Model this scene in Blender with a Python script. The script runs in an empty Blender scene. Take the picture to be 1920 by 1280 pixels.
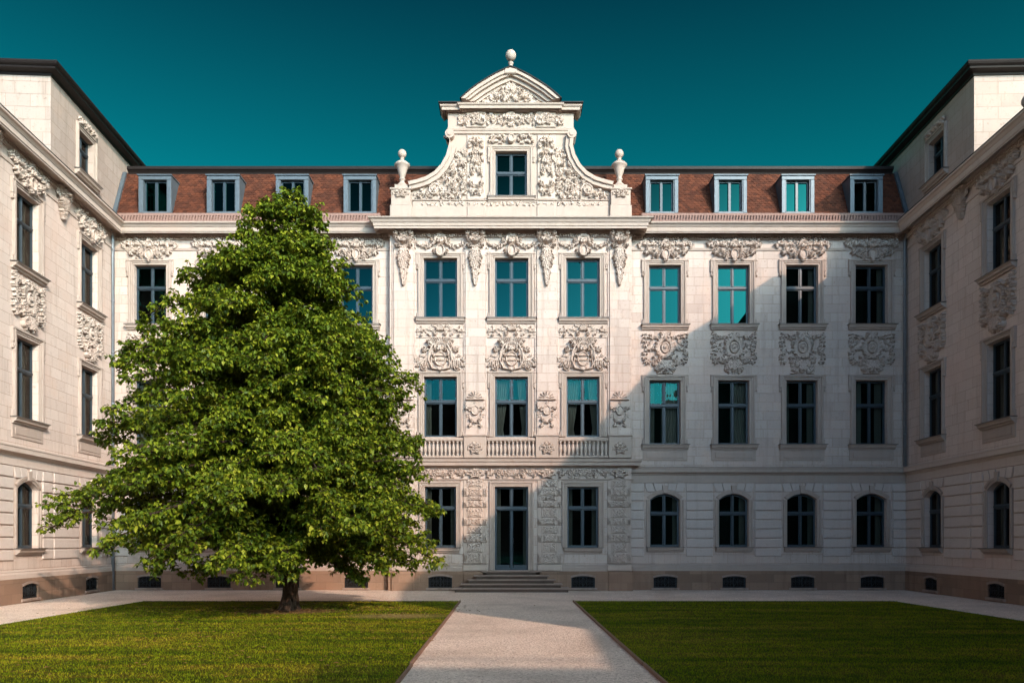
import bpy, math, random
import numpy as np
from mathutils import Vector, Matrix
random.seed(7); rng = np.random.default_rng(7)
SC = bpy.context.scene; COL = SC.collection
D, EYE, CX, HY = 29.0, 1.81, 950.0, 1015.0     # camera distance to the facade, eye height, vanishing point
def X(px, Y=0.0): return (px-CX)/50.0*(D+Y)/D
def Z(py, Y=0.0): return (HY-py)/50.0*(D+Y)/D+EYE
FC = 957.8                                      # facade axis
# ------------------------------------------------------------------ materials
def mat(name):
    m = bpy.data.materials.new(name); m.use_nodes = True
    nt = m.node_tree; b = nt.nodes['Principled BSDF']; b.inputs['Roughness'].default_value = .85
    b.inputs['Specular IOR Level'].default_value = .25
    return m, nt, b
def N(nt, t, **kw):
    n = nt.nodes.new(t)
    for k, v in kw.items(): setattr(n, k, v)
    return n
def L(nt, a, b): nt.links.new(a, b)
def ramp(nt, fac, stops):
    r = N(nt, 'ShaderNodeValToRGB'); e = r.color_ramp.elements
    while len(e) < len(stops): e.new(.5)
    for i, (p, c) in enumerate(stops): e[i].position = p; e[i].color = (*c, 1)
    L(nt, fac, r.inputs[0]); return r.outputs[0]
def mix(nt, fac, a, b, mode='MIX'):
    n = N(nt, 'ShaderNodeMix', data_type='RGBA', blend_type=mode)
    for s, v in ((n.inputs[0], fac), (n.inputs[6], a), (n.inputs[7], b)):
        if hasattr(v, 'is_output'): L(nt, v, s)
        elif isinstance(v, (int, float)): s.default_value = v
        else: s.default_value = (*v, 1)
    return n.outputs[2]
def noise(nt, vec, scale, detail=4, rough=.6):
    n = N(nt, 'ShaderNodeTexNoise'); n.inputs['Scale'].default_value = scale
    n.inputs['Detail'].default_value = detail; n.inputs['Roughness'].default_value = rough
    if vec is not None: L(nt, vec, n.inputs['Vector'])
    return n
def bump(nt, b, h, strength, dist):
    n = N(nt, 'ShaderNodeBump'); n.inputs['Strength'].default_value = strength; n.inputs['Distance'].default_value = dist
    L(nt, h, n.inputs['Height']); L(nt, n.outputs[0], b.inputs['Normal']); return n
def math_(nt, op, a, b=0.0, clamp=False):
    n = N(nt, 'ShaderNodeMath', operation=op, use_clamp=clamp)
    for i, v in enumerate((a, b)):
        if hasattr(v, 'is_output'): L(nt, v, n.inputs[i])
        else: n.inputs[i].default_value = v
    return n.outputs[0]
def coords(nt, uv=False):
    t = N(nt, 'ShaderNodeTexCoord')
    if not uv: return t.outputs['Object']
    s = N(nt, 'ShaderNodeSeparateXYZ'); c = N(nt, 'ShaderNodeCombineXYZ')
    L(nt, t.outputs['Object'], s.inputs[0])
    L(nt, math_(nt, 'ADD', s.outputs[0], s.outputs[1]), c.inputs[0]); L(nt, s.outputs[2], c.inputs[1])
    return c.outputs[0]
def stone(name, c1, c2, mortar, bw, bh, msize, pit=.35, stain=(.55, .40, .32), joint=True, stain_amt=.75):
    c1, c2 = tuple(x*ALB for x in c1), tuple(x*ALB for x in c2); m, nt, b = mat(name); o = coords(nt); uv = coords(nt, True)
    n1 = noise(nt, o, 1.1, 6, .65); n2 = noise(nt, o, 12, 6, .75); n3 = noise(nt, o, 5.5, 5, .75)
    if joint:
        br = N(nt, 'ShaderNodeTexBrick'); br.offset = .5; br.offset_frequency = 2; br.squash = .8; br.squash_frequency = 3
        for k, v in (('Scale', 1), ('Brick Width', bw), ('Row Height', bh), ('Mortar Size', msize), ('Mortar Smooth', .3), ('Bias', 0)): br.inputs[k].default_value = v
        br.inputs['Color1'].default_value = (*c1, 1); br.inputs['Color2'].default_value = (*c2, 1); br.inputs['Mortar'].default_value = (*mortar, 1)
        # joints wander a little
        wob = N(nt, 'ShaderNodeVectorMath', operation='MULTIPLY_ADD'); L(nt, n3.outputs['Color'], wob.inputs[0]); wob.inputs[1].default_value = (.008, .008, 0); L(nt, uv, wob.inputs[2])
        L(nt, wob.outputs[0], br.inputs['Vector']); col = br.outputs['Color']; jf = br.outputs['Fac']
    else:
        col = mix(nt, n3.outputs[0], c1, c2); jf = None
    sf = ramp(nt, n1.outputs[0], [(.50, (0, 0, 0)), (.72, (1, 1, 1))])
    col = mix(nt, math_(nt, 'MULTIPLY', sf, stain_amt), col, stain)
    pf = ramp(nt, n2.outputs[0], [(.34, (1, 1, 1)), (.47, (0, 0, 0))])
    pm = ramp(nt, n3.outputs[0], [(.45, (0, 0, 0)), (.62, (1, 1, 1))])
    pv = math_(nt, 'MULTIPLY', pf, pm)
    col = mix(nt, math_(nt, 'MULTIPLY', pv, pit), col, (c2[0]*.55, c2[1]*.47, c2[2]*.42))
    ms = N(nt, 'ShaderNodeMapping'); ms.inputs['Scale'].default_value = (2.6, 2.6, .22); L(nt, o, ms.inputs[0]); ns = noise(nt, ms.outputs[0], 1.6, 5, .7)
    col = mix(nt, math_(nt, 'MULTIPLY', ramp(nt, ns.outputs[0], [(.52, (0, 0, 0)), (.74, (1, 1, 1))]), stain_amt*.8), col, (c2[0]*.62, c2[1]*.58, c2[2]*.54))
    np_ = noise(nt, o, .35, 3, .5); col = mix(nt, math_(nt, 'MULTIPLY', ramp(nt, np_.outputs[0], [(.52, (0, 0, 0)), (.66, (1, 1, 1))]), .45), col, (c1[0]*.98, c1[1]*.86, c1[2]*.82))
    L(nt, col, b.inputs['Base Color'])
    h = math_(nt, 'SUBTRACT', math_(nt, 'MULTIPLY', n3.outputs[0], .25), math_(nt, 'MULTIPLY', pv, .5))
    if jf is not None: h = math_(nt, 'SUBTRACT', h, math_(nt, 'MULTIPLY', jf, .9))
    bump(nt, b, h, .6, .012)
    return m
MS = {}; ALB = .74
MS['ashlar'] = stone('ashlar_travertine', (.67, .552, .482), (.575, .462, .397), (.32, .235, .185), .74, .335, .008, .9)
MS['block'] = stone('ashlar_corner_block', (.54, .43, .37), (.46, .36, .305), (.27, .20, .16), .95, .40, .009, .8, (.42, .31, .25))  # darker copy of the ashlar, holding down the bright light on the block by colour
ALB = .88  # lighter copies of the front's stone: the wings' brightness is put into the colour
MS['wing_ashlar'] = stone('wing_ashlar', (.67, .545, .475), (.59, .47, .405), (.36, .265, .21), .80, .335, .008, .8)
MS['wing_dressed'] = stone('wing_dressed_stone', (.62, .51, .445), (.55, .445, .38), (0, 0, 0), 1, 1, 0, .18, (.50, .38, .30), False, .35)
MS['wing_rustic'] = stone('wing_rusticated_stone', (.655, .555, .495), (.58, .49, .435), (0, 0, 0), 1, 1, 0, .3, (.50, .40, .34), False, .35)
ALB = .74
MS['dressed'] = stone('dressed_stone', (.52, .42, .36), (.455, .36, .30), (0, 0, 0), 1, 1, 0, .18, (.50, .38, .30), False, .35)
MS['carved'] = stone('carved_stone', (.62, .51, .44), (.53, .42, .35), (0, 0, 0), 1, 1, 0, .15, (.46, .33, .25), False, .4)
MS['rustic'] = stone('rusticated_stone', (.655, .56, .50), (.58, .49, .435), (0, 0, 0), 1, 1, 0, .3, (.50, .40, .34), False, .35)
MS['sandstone'] = stone('brown_sandstone', (.38, .245, .17), (.26, .165, .115), (.17, .115, .08), .9, .30, .008, .5, (.20, .13, .09), True, .7)
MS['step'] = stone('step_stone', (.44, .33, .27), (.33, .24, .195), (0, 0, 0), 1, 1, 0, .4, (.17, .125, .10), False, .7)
MS['riser'] = stone('shade_toned_step_riser', (.17, .12, .095), (.11, .08, .062), (0, 0, 0), 1, 1, 0, .4, (.08, .06, .05), False, .7)  # risers darkened in colour for the shade below each nosing
def simple(name, c, rough=.6, metallic=0, var=.25, scale=6, spec=.4):
    m, nt, b = mat(name); o = coords(nt); n = noise(nt, o, scale, 5, .65)
    L(nt, mix(nt, n.outputs[0], tuple(x*(1-var) for x in c), tuple(min(1, x*(1+var)) for x in c)), b.inputs['Base Color'])
    b.inputs['Roughness'].default_value = rough; b.inputs['Metallic'].default_value = metallic; b.inputs['Specular IOR Level'].default_value = spec
    bump(nt, b, n.outputs[0], .15, .01); return m
MS['paint'] = simple('blue_grey_window_paint', (.020, .034, .045), .42, 0, .18, 9, .5)
MS['zinc'] = simple('weathered_zinc', (.085, .105, .122), .5, .25, .4, 7)
MS['dark_metal'] = simple('dark_brown_sheet_metal', (.014, .010, .009), .55, 0, .35, 3, .2)
MS['sill_metal'] = simple('dark_sill_flashing', (.10, .085, .08), .5, .3, .3, 5)
MS['pipe'] = simple('zinc_downpipe', (.20, .22, .24), .45, .5, .3, 4)
MS['iron'] = simple('wrought_iron', (.022, .026, .030), .5, .4, .3, 8)
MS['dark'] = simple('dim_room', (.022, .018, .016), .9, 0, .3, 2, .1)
MS['curtain'] = simple('pale_curtain_cloth', (.30, .28, .235), .95, 0, .2, 3, .1)
MS['edging'] = simple('rusty_steel_edging', (.20, .115, .075), .75, 0, .4, 5)
def m_tile():
    m, nt, b = mat('red_clay_roof_tile'); g = N(nt, 'ShaderNodeNewGeometry'); o = coords(nt)
    n = noise(nt, o, 1.2, 5, .7); n2 = noise(nt, o, 30, 4)
    c = ramp(nt, g.outputs['Random Per Island'], [(0, (.048, .014, .007)), (.5, (.074, .0215, .010)), (1, (.105, .031, .014))])
    c = mix(nt, math_(nt, 'MULTIPLY', ramp(nt, n.outputs[0], [(.5, (0, 0, 0)), (.75, (1, 1, 1))]), .35), c, (.06, .03, .02))
    L(nt, c, b.inputs['Base Color']); b.inputs['Roughness'].default_value = .8; bump(nt, b, n2.outputs[0], .3, .01); return m
MS['tile'] = m_tile()
MS['ridge_tile'] = simple('pale_worn_eave_tile', (.22, .13, .105), .8, 0, .4, 14)
def m_glass(nm, tint, solid=False):
    m, nt, b = mat(nm); nt.nodes.remove(b); out = nt.nodes['Material Output']
    o = coords(nt); n = noise(nt, o, .9, 2, .4)
    bp = N(nt, 'ShaderNodeBump'); bp.inputs['Strength'].default_value = .02; bp.inputs['Distance'].default_value = .03; L(nt, n.outputs[0], bp.inputs['Height'])
    gl = N(nt, 'ShaderNodeBsdfGlossy'); gl.inputs['Roughness'].default_value = 0; gl.inputs['Color'].default_value = (*tint, 1); L(nt, bp.outputs[0], gl.inputs['Normal'])
    tr = N(nt, 'ShaderNodeBsdfTransparent'); tr.inputs['Color'].default_value = (.62, .66, .64, 1)
    fr = N(nt, 'ShaderNodeFresnel'); fr.inputs['IOR'].default_value = 1.6
    f = math_(nt, 'ADD', math_(nt, 'MULTIPLY', fr.outputs[0], .55), GLASS_F0, True)
    mx = N(nt, 'ShaderNodeMixShader'); L(nt, f, mx.inputs[0]); L(nt, tr.outputs[0], mx.inputs[1]); L(nt, gl.outputs[0], mx.inputs[2]); L(nt, gl.outputs[0] if solid else mx.outputs[0], out.inputs[0]); return m
GLASS_F0 = .22
MS['glass'] = m_glass('tinted_window_glass', (.004, .046, .044)); MS['coated_glass'] = m_glass('coated_mirror_glass', (.0012, .0145, .0138), True); MS['clear_glass'] = m_glass('clear_window_glass', (.16, .15, .135))
# ------------------------------------------------------------------ mesh builder
class M:
    def __init__(s): s.v = []; s.f = []; s.n = 0; s.sm = []
    def add(s, v, f, smooth=False):
        b = s.n; v = np.asarray(v, float).reshape(-1, 3); s.v.append(v); s.n += len(v)
        s.f += [tuple(int(i)+b for i in q) for q in f]; s.sm += [smooth]*len(f)
    def box(s, x0, x1, y0, y1, z0, z1):
        s.add([(x0, y0, z0), (x1, y0, z0), (x1, y1, z0), (x0, y1, z0), (x0, y0, z1), (x1, y0, z1), (x1, y1, z1), (x0, y1, z1)],
              [(0, 3, 2, 1), (4, 5, 6, 7), (0, 1, 5, 4), (1, 2, 6, 5), (2, 3, 7, 6), (3, 0, 4, 7)])
    def bbox(s, x0, x1, y0, y1, z0, z1, c=.012):          # box whose front (low y) edges are chamfered
        a = [(x0, y0+c, z0), (x1, y0+c, z0), (x1, y0+c, z1), (x0, y0+c, z1)]
        f = [(x0+c, y0, z0+c), (x1-c, y0, z0+c), (x1-c, y0, z1-c), (x0+c, y0, z1-c)]
        k = [(x0, y1, z0), (x1, y1, z0), (x1, y1, z1), (x0, y1, z1)]
        q = [(4, 5, 6, 7)]
        for i in range(4):
            j = (i+1) % 4; q += [(i, j, 4+j, 4+i), (8+i, 8+j, j, i)]
        s.add(a+f+k, q)
    def quad(s, *p): s.add(p, [tuple(range(len(p)))])
    def prism(s, poly, y0, y1, back=True):                # polygon in xz, extruded in y
        n = len(poly); v = [(x, y0, z) for x, z in poly]+[(x, y1, z) for x, z in poly]
        f = [tuple(range(n))]+([tuple(range(2*n-1, n-1, -1))] if back else [])
        f += [(i, (i+1) % n, n+(i+1) % n, n+i) for i in range(n)]
        s.add(v, f)
    def ribbon(s, outer, inner, y0, y1):                  # strip between two polylines in xz
        n = len(outer); v = []
        for (a, b) in zip(outer, inner): v += [(a[0], y0, a[1]), (b[0], y0, b[1]), (a[0], y1, a[1]), (b[0], y1, b[1])]
        f = []
        for i in range(n-1):
            k = 4*i; f += [(k, k+1, k+5, k+4), (k, k+4, k+6, k+2), (k+1, k+3, k+7, k+5)]
        k = 4*(n-1); f += [(0, 2, 3, 1), (k, k+1, k+3, k+2)]
        s.add(v, f)
    def sweep(s, path, prof, dz=0):                       # profile (d outward, z) swept along an xy path; outward is to its right
        P = [Vector(p) for p in path]; off = []
        for i in range(len(P)):
            ds = []
            if i > 0: ds.append((P[i]-P[i-1]).normalized())
            if i < len(P)-1: ds.append((P[i+1]-P[i]).normalized())
            ns = [Vector((d.y, -d.x)) for d in ds]
            if len(ns) == 2: m = (ns[0]+ns[1]); m = m/max(.2, m.dot(ns[0])); 
            else: m = ns[0]
            off.append(m)
        n = len(prof); v = []
        for p, o in zip(P, off): v += [(p.x+o.x*d, p.y+o.y*d, z+dz) for d, z in prof]
        f = [(i*n+j, (i+1)*n+j, (i+1)*n+j+1, i*n+j+1) for i in range(len(P)-1) for j in range(n-1)]
        f += [tuple(range(n)), tuple(range((len(P)-1)*n, len(P)*n))]
        s.add(v, f)
    def lathe(s, cx, cy, z0, prof, seg=16, smooth=True, flute=0):
        v = []
        for r, z in prof:
            for i in range(seg):
                a = 2*math.pi*i/seg; rr = r*(1-flute*(i % 2)); v.append((cx+rr*math.cos(a), cy+rr*math.sin(a), z0+z))
        f = [(k*seg+i, k*seg+(i+1) % seg, (k+1)*seg+(i+1) % seg, (k+1)*seg+i) for k in range(len(prof)-1) for i in range(seg)]
        f += [tuple(range(seg))[::-1], tuple(range((len(prof)-1)*seg, len(prof)*seg))]
        s.add(v, f, smooth)
    def tube(s, pts, rad, seg=6, smooth=True):
        P = [Vector(p) for p in pts]; v = []
        for i, p in enumerate(P):
            t = (P[min(i+1, len(P)-1)]-P[max(i-1, 0)]).normalized()
            u = t.cross(Vector((.31, .17, .94)) if abs(t.z) < .9 else Vector((1, .1, 0))).normalized(); w = t.cross(u)
            r = rad[i] if hasattr(rad, '__len__') else rad
            for k in range(seg):
                a = 2*math.pi*k/seg; v.append(p+u*(r*math.cos(a))+w*(r*math.sin(a)))
        f = [(i*seg+k, i*seg+(k+1) % seg, (i+1)*seg+(k+1) % seg, (i+1)*seg+k) for i in range(len(P)-1) for k in range(seg)]
        f += [tuple(range(seg))[::-1], tuple(range((len(P)-1)*seg, len(P)*seg))]
        s.add([tuple(q) for q in v], f, smooth)
    def relief(s, R, x, y, z, mirror=False, sx=1.0, sz=1.0):
        v, f = R; v = v.copy(); v[:, 0] *= (-sx if mirror else sx); v[:, 2] *= sz; s.add(v+np.array((x, y, z)), f, True)
    def wall(s, x0, x1, z0, z1, y, ops, depth=.26):       # sheet with openings (x0,x1,z0,z1,rise) and their reveals
        xs = sorted({x0, x1, *[o[0] for o in ops], *[o[1] for o in ops]}); zs = sorted({z0, z1, *[o[2] for o in ops], *[o[3] for o in ops]})
        xs = [a for a in xs if x0 <= a <= x1]; zs = [a for a in zs if z0 <= a <= z1]
        for i in range(len(xs)-1):
            for j in range(len(zs)-1):
                cx, cz = (xs[i]+xs[i+1])/2, (zs[j]+zs[j+1])/2
                if any(o[0] < cx < o[1] and o[2] < cz < o[3] for o in ops): continue
                s.quad((xs[i], y, zs[j]), (xs[i+1], y, zs[j]), (xs[i+1], y, zs[j+1]), (xs[i], y, zs[j+1]))
        for o in ops:
            a, b, c, d = o[:4]; rise = o[4] if len(o) > 4 else 0; yb = y+depth
            arc = arch_pts(a, b, d, rise) if rise else [(a, d), (b, d)]
            sp = d-rise
            s.quad((a, y, c), (a, yb, c), (a, yb, sp), (a, y, sp)); s.quad((b, y, c), (b, yb, c), (b, yb, sp), (b, y, sp))
            s.quad((a, y, c), (b, y, c), (b, yb, c), (a, yb, c))
            for p, q in zip(arc, arc[1:]):
                s.quad((p[0], y, p[1]), (q[0], y, q[1]), (q[0], yb, q[1]), (p[0], yb, p[1]))
                if rise: s.quad((p[0], y, p[1]), (q[0], y, q[1]), (q[0], y, d), (p[0], y, d))
    def mesh(s, name):
        me = bpy.data.meshes.new(name); V = np.concatenate(s.v) if s.v else np.zeros((0, 3))
        me.from_pydata(V.tolist() if len(V) < 400000 else V, [], s.f)
        me.polygons.foreach_set('use_smooth', s.sm); me.update(); return me
    def build(s, name, material, parent=None, loc=(0, 0, 0)): return link(name, s.mesh(name), material, parent, loc)
def link(name, me, material, parent=None, loc=(0, 0, 0)):
    if not me.materials: me.materials.append(material if not isinstance(material, str) else MS[material])
    o = bpy.data.objects.new(name, me); COL.objects.link(o); o.location = loc
    if parent is not None: o.parent = parent
    return o
def arch_pts(a, b, top, rise, n=10, off=0.0):
    w = (b-a)/2; Rr = (w*w+rise*rise)/(2*rise); cz = top-Rr; cx = (a+b)/2; th = math.asin(min(1, w/Rr))
    return [(cx+(Rr+off)*math.sin(t), cz+(Rr+off)*math.cos(t)) for t in np.linspace(-th, th, n+1)]
def thing(name, loc, rz=0):
    o = bpy.data.objects.new(name, None); COL.objects.link(o); o.location = loc; o.rotation_euler = (0, 0, rz); o.empty_display_size = .3; return o
def tag(o, label=None, cat=None, group=None, kind=None):
    for k, v in (('label', label), ('category', cat), ('group', group), ('kind', kind)):
        if v: o[k] = v
    return o
# ------------------------------------------------------------------ carved ornament: height fields of scrolls, leaves, shells
DEEP = 1.75
class Relief:
    def __init__(s, w, h, res=.014, seed=1):
        s.w, s.h, s.res = w, h, res; s.nx = int(w/res)+3; s.nz = int(h/res)+3; s.H = np.zeros((s.nz, s.nx)); s.r = random.Random(seed)
        s.xs = -w/2-res+res*np.arange(s.nx); s.zs = -h/2-res+res*np.arange(s.nz); s.sym = True
    def _st(s, x, z, r, h):
        r = max(.0125, r*.80)
        i0 = max(0, int((x-r-s.xs[0])/s.res)); i1 = min(s.nx, int((x+r-s.xs[0])/s.res)+2)
        j0 = max(0, int((z-r-s.zs[0])/s.res)); j1 = min(s.nz, int((z+r-s.zs[0])/s.res)+2)
        if i0 >= i1 or j0 >= j1: return
        d = ((s.xs[None, i0:i1]-x)**2+(s.zs[j0:j1, None]-z)**2)/(r*r)
        s.H[j0:j1, i0:i1] = np.maximum(s.H[j0:j1, i0:i1], h*DEEP*np.clip(1-d*d, 0, 1)**.5)
    def st(s, x, z, r, h):
        s._st(x, z, r, h)
        if s.sym and abs(x) > 1e-4: s._st(-x, z, r, h)
    def curve(s, pts, r0, r1, h0, h1):
        for (a, b) in zip(pts, pts[1:]):
            l = math.hypot(b[0]-a[0], b[1]-a[1]); n = max(1, int(l/(min(r0, r1)*.6+.003)))
            i = pts.index(a)/(len(pts)-1); di = 1/(len(pts)-1)
            for k in range(n):
                t = k/n; u = i+di*t; s.st(a[0]+(b[0]-a[0])*t, a[1]+(b[1]-a[1])*t, r0+(r1-r0)*u, h0+(h1-h0)*u)
    def spiral(s, x, z, R, turns=1.4, a0=0, d=1, r=.025, h=.05, tail=0):
        pts = []
        n = int(12*turns)+2
        for k in range(n+1):
            t = k/n; a = a0+d*2*math.pi*turns*t; q = R*(1-t*.85); pts.append((x+q*math.cos(a), z+q*math.sin(a)))
        s.curve(pts, r, r*.7, h, h*1.1); s.st(x, z, r*1.5, h*1.3)
    def leaf(s, x, z, a, Ln, W, h, bend=0.0):
        n = max(4, int(Ln/.012)); px, pz = x, z
        for k in range(n+1):
            t = k/n; aa = a+bend*t; px += math.cos(aa)*Ln/n; pz += math.sin(aa)*Ln/n
            w = W*(math.sin(math.pi*min(1, .12+.88*t))**.8)*(1+.25*math.sin(t*19)); 
            for sd in (-1, 1): s.st(px-math.sin(aa)*w*.5*sd, pz+math.cos(aa)*w*.5*sd, max(.011, w*.55), h*(.75+.4*t))
    def acanthus(s, x, z, a, Ln, h, n=5, spread=2.2):
        for k in range(n):
            t = (k/(n-1)-.5) if n > 1 else 0; s.leaf(x, z, a+spread*t, Ln*(1-.5*abs(t)), Ln*.17, h*(1-.3*abs(t)), s.r.uniform(-.6, .6))
    def rosette(s, x, z, R, h, n=7):
        for k in range(n):
            a = 2*math.pi*k/n; s.st(x+R*.62*math.cos(a), z+R*.62*math.sin(a), R*.36, h*.85)
        s.st(x, z, R*.36, h*1.2)
    def oval(s, x, z, a, b, h, rim=.03):
        for k in range(40):
            t = 2*math.pi*k/40; s.st(x+a*math.cos(t), z+b*math.sin(t), rim, h*1.25)
        m = ((s.xs[None, :]-x)/a)**2+((s.zs[:, None]-z)/b)**2
        s.H = np.where(m < 1, np.maximum(s.H, DEEP*h*(.55+.4*(1-m))), s.H)
    def mask(s, x, z, R, h):                              # a lion-like face: brow, cheeks, muzzle
        s.st(x, z, R, h); s.st(x+R*.45, z+R*.35, R*.4, h*1.15); s.st(x+R*.5, z-R*.2, R*.38, h*1.1); s.st(x, z-R*.3, R*.34, h*1.35); s.st(x, z+R*.1, R*.2, h*1.4)
        for k in range(9):
            a = math.pi*(.0+k/8.0); s.leaf(x+R*.7*math.cos(a), z+R*.6*math.sin(a)+R*.2, a, R*.6, R*.28, h*.9, .4)
    def garland(s, p, q, sag, r, h, n=None):
        n = n or max(4, int(math.hypot(q[0]-p[0], q[1]-p[1])/(r*1.0)))
        for k in range(n+1):
            t = k/n; x = p[0]+(q[0]-p[0])*t; z = p[1]+(q[1]-p[1])*t-sag*4*t*(1-t)
            for j in range(3): s.st(x+s.r.uniform(-r, r)*.8, z+s.r.uniform(-r, r)*.8, r*s.r.uniform(.35, .65), h*s.r.uniform(.7, 1.2))
            if k % 2 == 0: s.leaf(x, z, s.r.uniform(0, 6.28), r*1.7, r*.5, h*.8, .5)
    def fill(s, fn, n, size=(.07, .15), h=.05):
        c = 0; k = 0; n = int(n*1.1); size = (size[0]*.72, size[1]*.82)
        while c < n and k < n*30:
            k += 1; x = s.r.uniform(-s.w/2, s.w/2); z = s.r.uniform(-s.h/2, s.h/2)
            if s.sym and x < 0: x = -x
            if not fn(x, z): continue
            q = s.r.uniform(*size); t = s.r.random(); hh = h*s.r.uniform(.35, 1.35)
            if t < .35: s.spiral(x, z, q*.75, s.r.uniform(.9, 1.6), s.r.uniform(0, 6.28), s.r.choice((-1, 1)), q*.2, hh)
            elif t < .85: s.acanthus(x, z, s.r.uniform(0, 6.28), q*1.35, hh, s.r.choice((3, 4, 5)))
            else: s.rosette(x, z, q*.6, hh)
            c += 1
    def clip(s, fn):
        Xg, Zg = np.meshgrid(s.xs, s.zs); s.H = np.where(fn(Xg, Zg), s.H, 0)
    def done(s):
        H = s.H; H[0, :] = H[-1, :] = 0; H[:, 0] = H[:, -1] = 0
        keep = np.maximum(np.maximum(H[:-1, :-1], H[1:, :-1]), np.maximum(H[:-1, 1:], H[1:, 1:])) > .004
        used = np.zeros(H.shape, bool); used[:-1, :-1] |= keep; used[1:, :-1] |= keep; used[:-1, 1:] |= keep; used[1:, 1:] |= keep
        idx = -np.ones(H.shape, int); idx[used] = np.arange(used.sum())
        Xg, Zg = np.meshgrid(s.xs, s.zs); V = np.stack([Xg[used], np.where(H[used] > 0, -H[used], .004), Zg[used]], 1)
        j, i = np.nonzero(keep)
        F = np.stack([idx[j, i], idx[j, i+1], idx[j+1, i+1], idx[j+1, i]], 1)
        return V, F.tolist()
RL = {}
def R_panel(seed):                                        # field between two storeys of the side bays
    r = Relief(1.74, 1.60, .0135, seed); h = .075
    r.garland((.05, .62), (.78, .70), .10, .075, h); r.acanthus(.0, .72, -1.57, .26, h*1.2, 5, 3.0)
    for k in range(7): r.acanthus(.74+.04*math.sin(k*1.7), .62-k*.155, -1.57+.5*math.sin(k*2.1+seed), .15, h, 4, 2.4)
    r.oval(0, .18, .14, .19, h*.8, .03); r.mask(0, .19, .10, h*1.1)
    for k in range(9):
        a = -1.3+k*.34; r.acanthus(.20*math.cos(a), .18+.25*math.sin(a), a, .19, h, 5, 2.2)
    r.fill(lambda x, z: -.76 < z < -.16 and x < .44+.10*math.sin(z*9+seed), 34, (.07, .13), h*.95); r.fill(lambda x, z: .24 < x < .66 and .0 < z < .5, 10, (.06, .11), h*.7)
    r.acanthus(0, -.34, -1.57, .38, h*1.2, 7, 2.6); r.spiral(.26, -.64, .11, 1.5, 2.4, -1, .028, h); r.spiral(.40, -.38, .08, 1.4, 0, 1, .024, h)
    return r.done()
RL['panel'] = R_panel(3); RL['panel_b'] = R_panel(11); RL['panel_c'] = R_panel(29)
def R_crown(seed):                                        # crest over a top-floor window of the side bays
    r = Relief(2.1, .86, .0135, seed); h = .085
    r.oval(0, -.16, .13, .18, h, .03); r.mask(0, .16, .13, h*1.2)
    r.garland((.18, .24), (.98, .26), -.02, .085, h*.8); r.fill(lambda x, z: z > .10 and x > .15 and x < .97, 20, (.07, .12), h*.8)
    r.fill(lambda x, z: -.30 < z < .08 and .12 < x < .60-.3*abs(z), 15, (.07, .12), h*.9)
    r.spiral(.30, -.16, .12, 1.4, 0, 1, .03, h); r.spiral(.66, .02, .08, 1.4, 2, -1, .025, h*.9); r.acanthus(.7, -.02, -1.57, .16, h, 4, 2); r.acanthus(0, .30, 1.57, .13, h*1.2, 5, 2.6); r.acanthus(0, -.33, -1.57, .10, h*1.2, 3, 1.6)
    return r.done()
RL['crown'] = R_crown(5); RL['crown_b'] = R_crown(17)
def R_key(seed):                                          # keystone with garlands, central bay windows
    r = Relief(2.5, 1.02, .0135, seed); h = .10
    r.oval(0, -.24, .14, .20, h, .032); r.mask(0, .12, .16, h*1.1); r.acanthus(0, .34, 1.57, .16, h, 5, 2.4); r.acanthus(.16, .12, .2, .22, h, 4, 2); r.acanthus(.14, -.24, -.1, .15, h, 4, 2)
    r.garland((.26, .12), (.88, .04), .10, .055, h*.6); r.garland((.26, .02), (.66, -.06), .06, .045, h*.55); r.spiral(1.02, .16, .12, 1.5, 1, 1, .026, h*.5); r.acanthus(1.0, .0, -1.57, .22, h*.5, 4, 1.6); r.leaf(.34, .3, .3, .2, .06, h*.6, .6)
    return r.done()
RL['key'] = R_key(8)
def R_arms(seed):                                         # coat-of-arms cartouche between storeys of the central bay
    r = Relief(1.96, 1.36, .0135, seed); h = .12
    r.oval(0, -.20, .20, .25, h*.55, .036); r.curve([(-.17, -.10), (.17, -.10)], .022, .022, h*.95, h*.95); r.curve([(-.15, -.26), (.15, -.26)], .018, .018, h*.9, h*.9); r.fill(lambda x, z: x*x/.16+(z-.12)**2/.25 < 1 and x > .22, 10, (.05, .09), h)
    for k in range(7):                                    # drapery folds either side
        x = .34+k*.075; r.curve([(x*.8, .12-k*.06), (x*.98, -.2-k*.02), (x*1.02, -.56+k*.012)], .036, .028, h*(.85-.06*k), h*.6)
    r.curve([(.27, .30), (.40, .05), (.44, -.25), (.30, -.55), (0, -.62)], .05, .04, h, h*.8)
    r.mask(0, .18, .17, h*.9); 
    for k in range(7): r.leaf(.05*k, .36, 1.57-.16*k, .22, .05, h, -.3)
    r.spiral(.34, .34, .12, 1.4, 3, 1, .035, h*.9); r.spiral(.60, -.54, .11, 1.4, 0, -1, .03, h*.8); r.acanthus(.52, .08, .8, .2, h*.8, 4, 2); r.acanthus(.86, -.3, 1.2, .17, h*.6, 4, 2); r.acanthus(0, -.50, -1.57, .15, h, 5, 2.4)
    r.fill(lambda x, z: .5 < x < .95-.0*z and -.62 < z < -.05 and z < .35-x*.6, 10, (.06, .1), h*.55)
    return r.done()
RL['arms'] = R_arms(13)
def R_tablet(seed):
    r = Relief(1.86, .50, .0135, seed); h = .05
    r.fill(lambda x, z: .25 < x < .85 and abs(z) < .16, 16, (.06, .10), h); r.acanthus(0, .02, 1.57, .2, h*2, 7, 2.6); r.spiral(.2, -.1, .09, 1.3, 1, 1, .025, h*1.4); r.curve([(.3, .0), (.5, .08), (.7, -.02), (.86, .1)], .02, .012, h, h*.7)
    return r.done()
RL['tablet'] = R_tablet(4)
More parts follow.
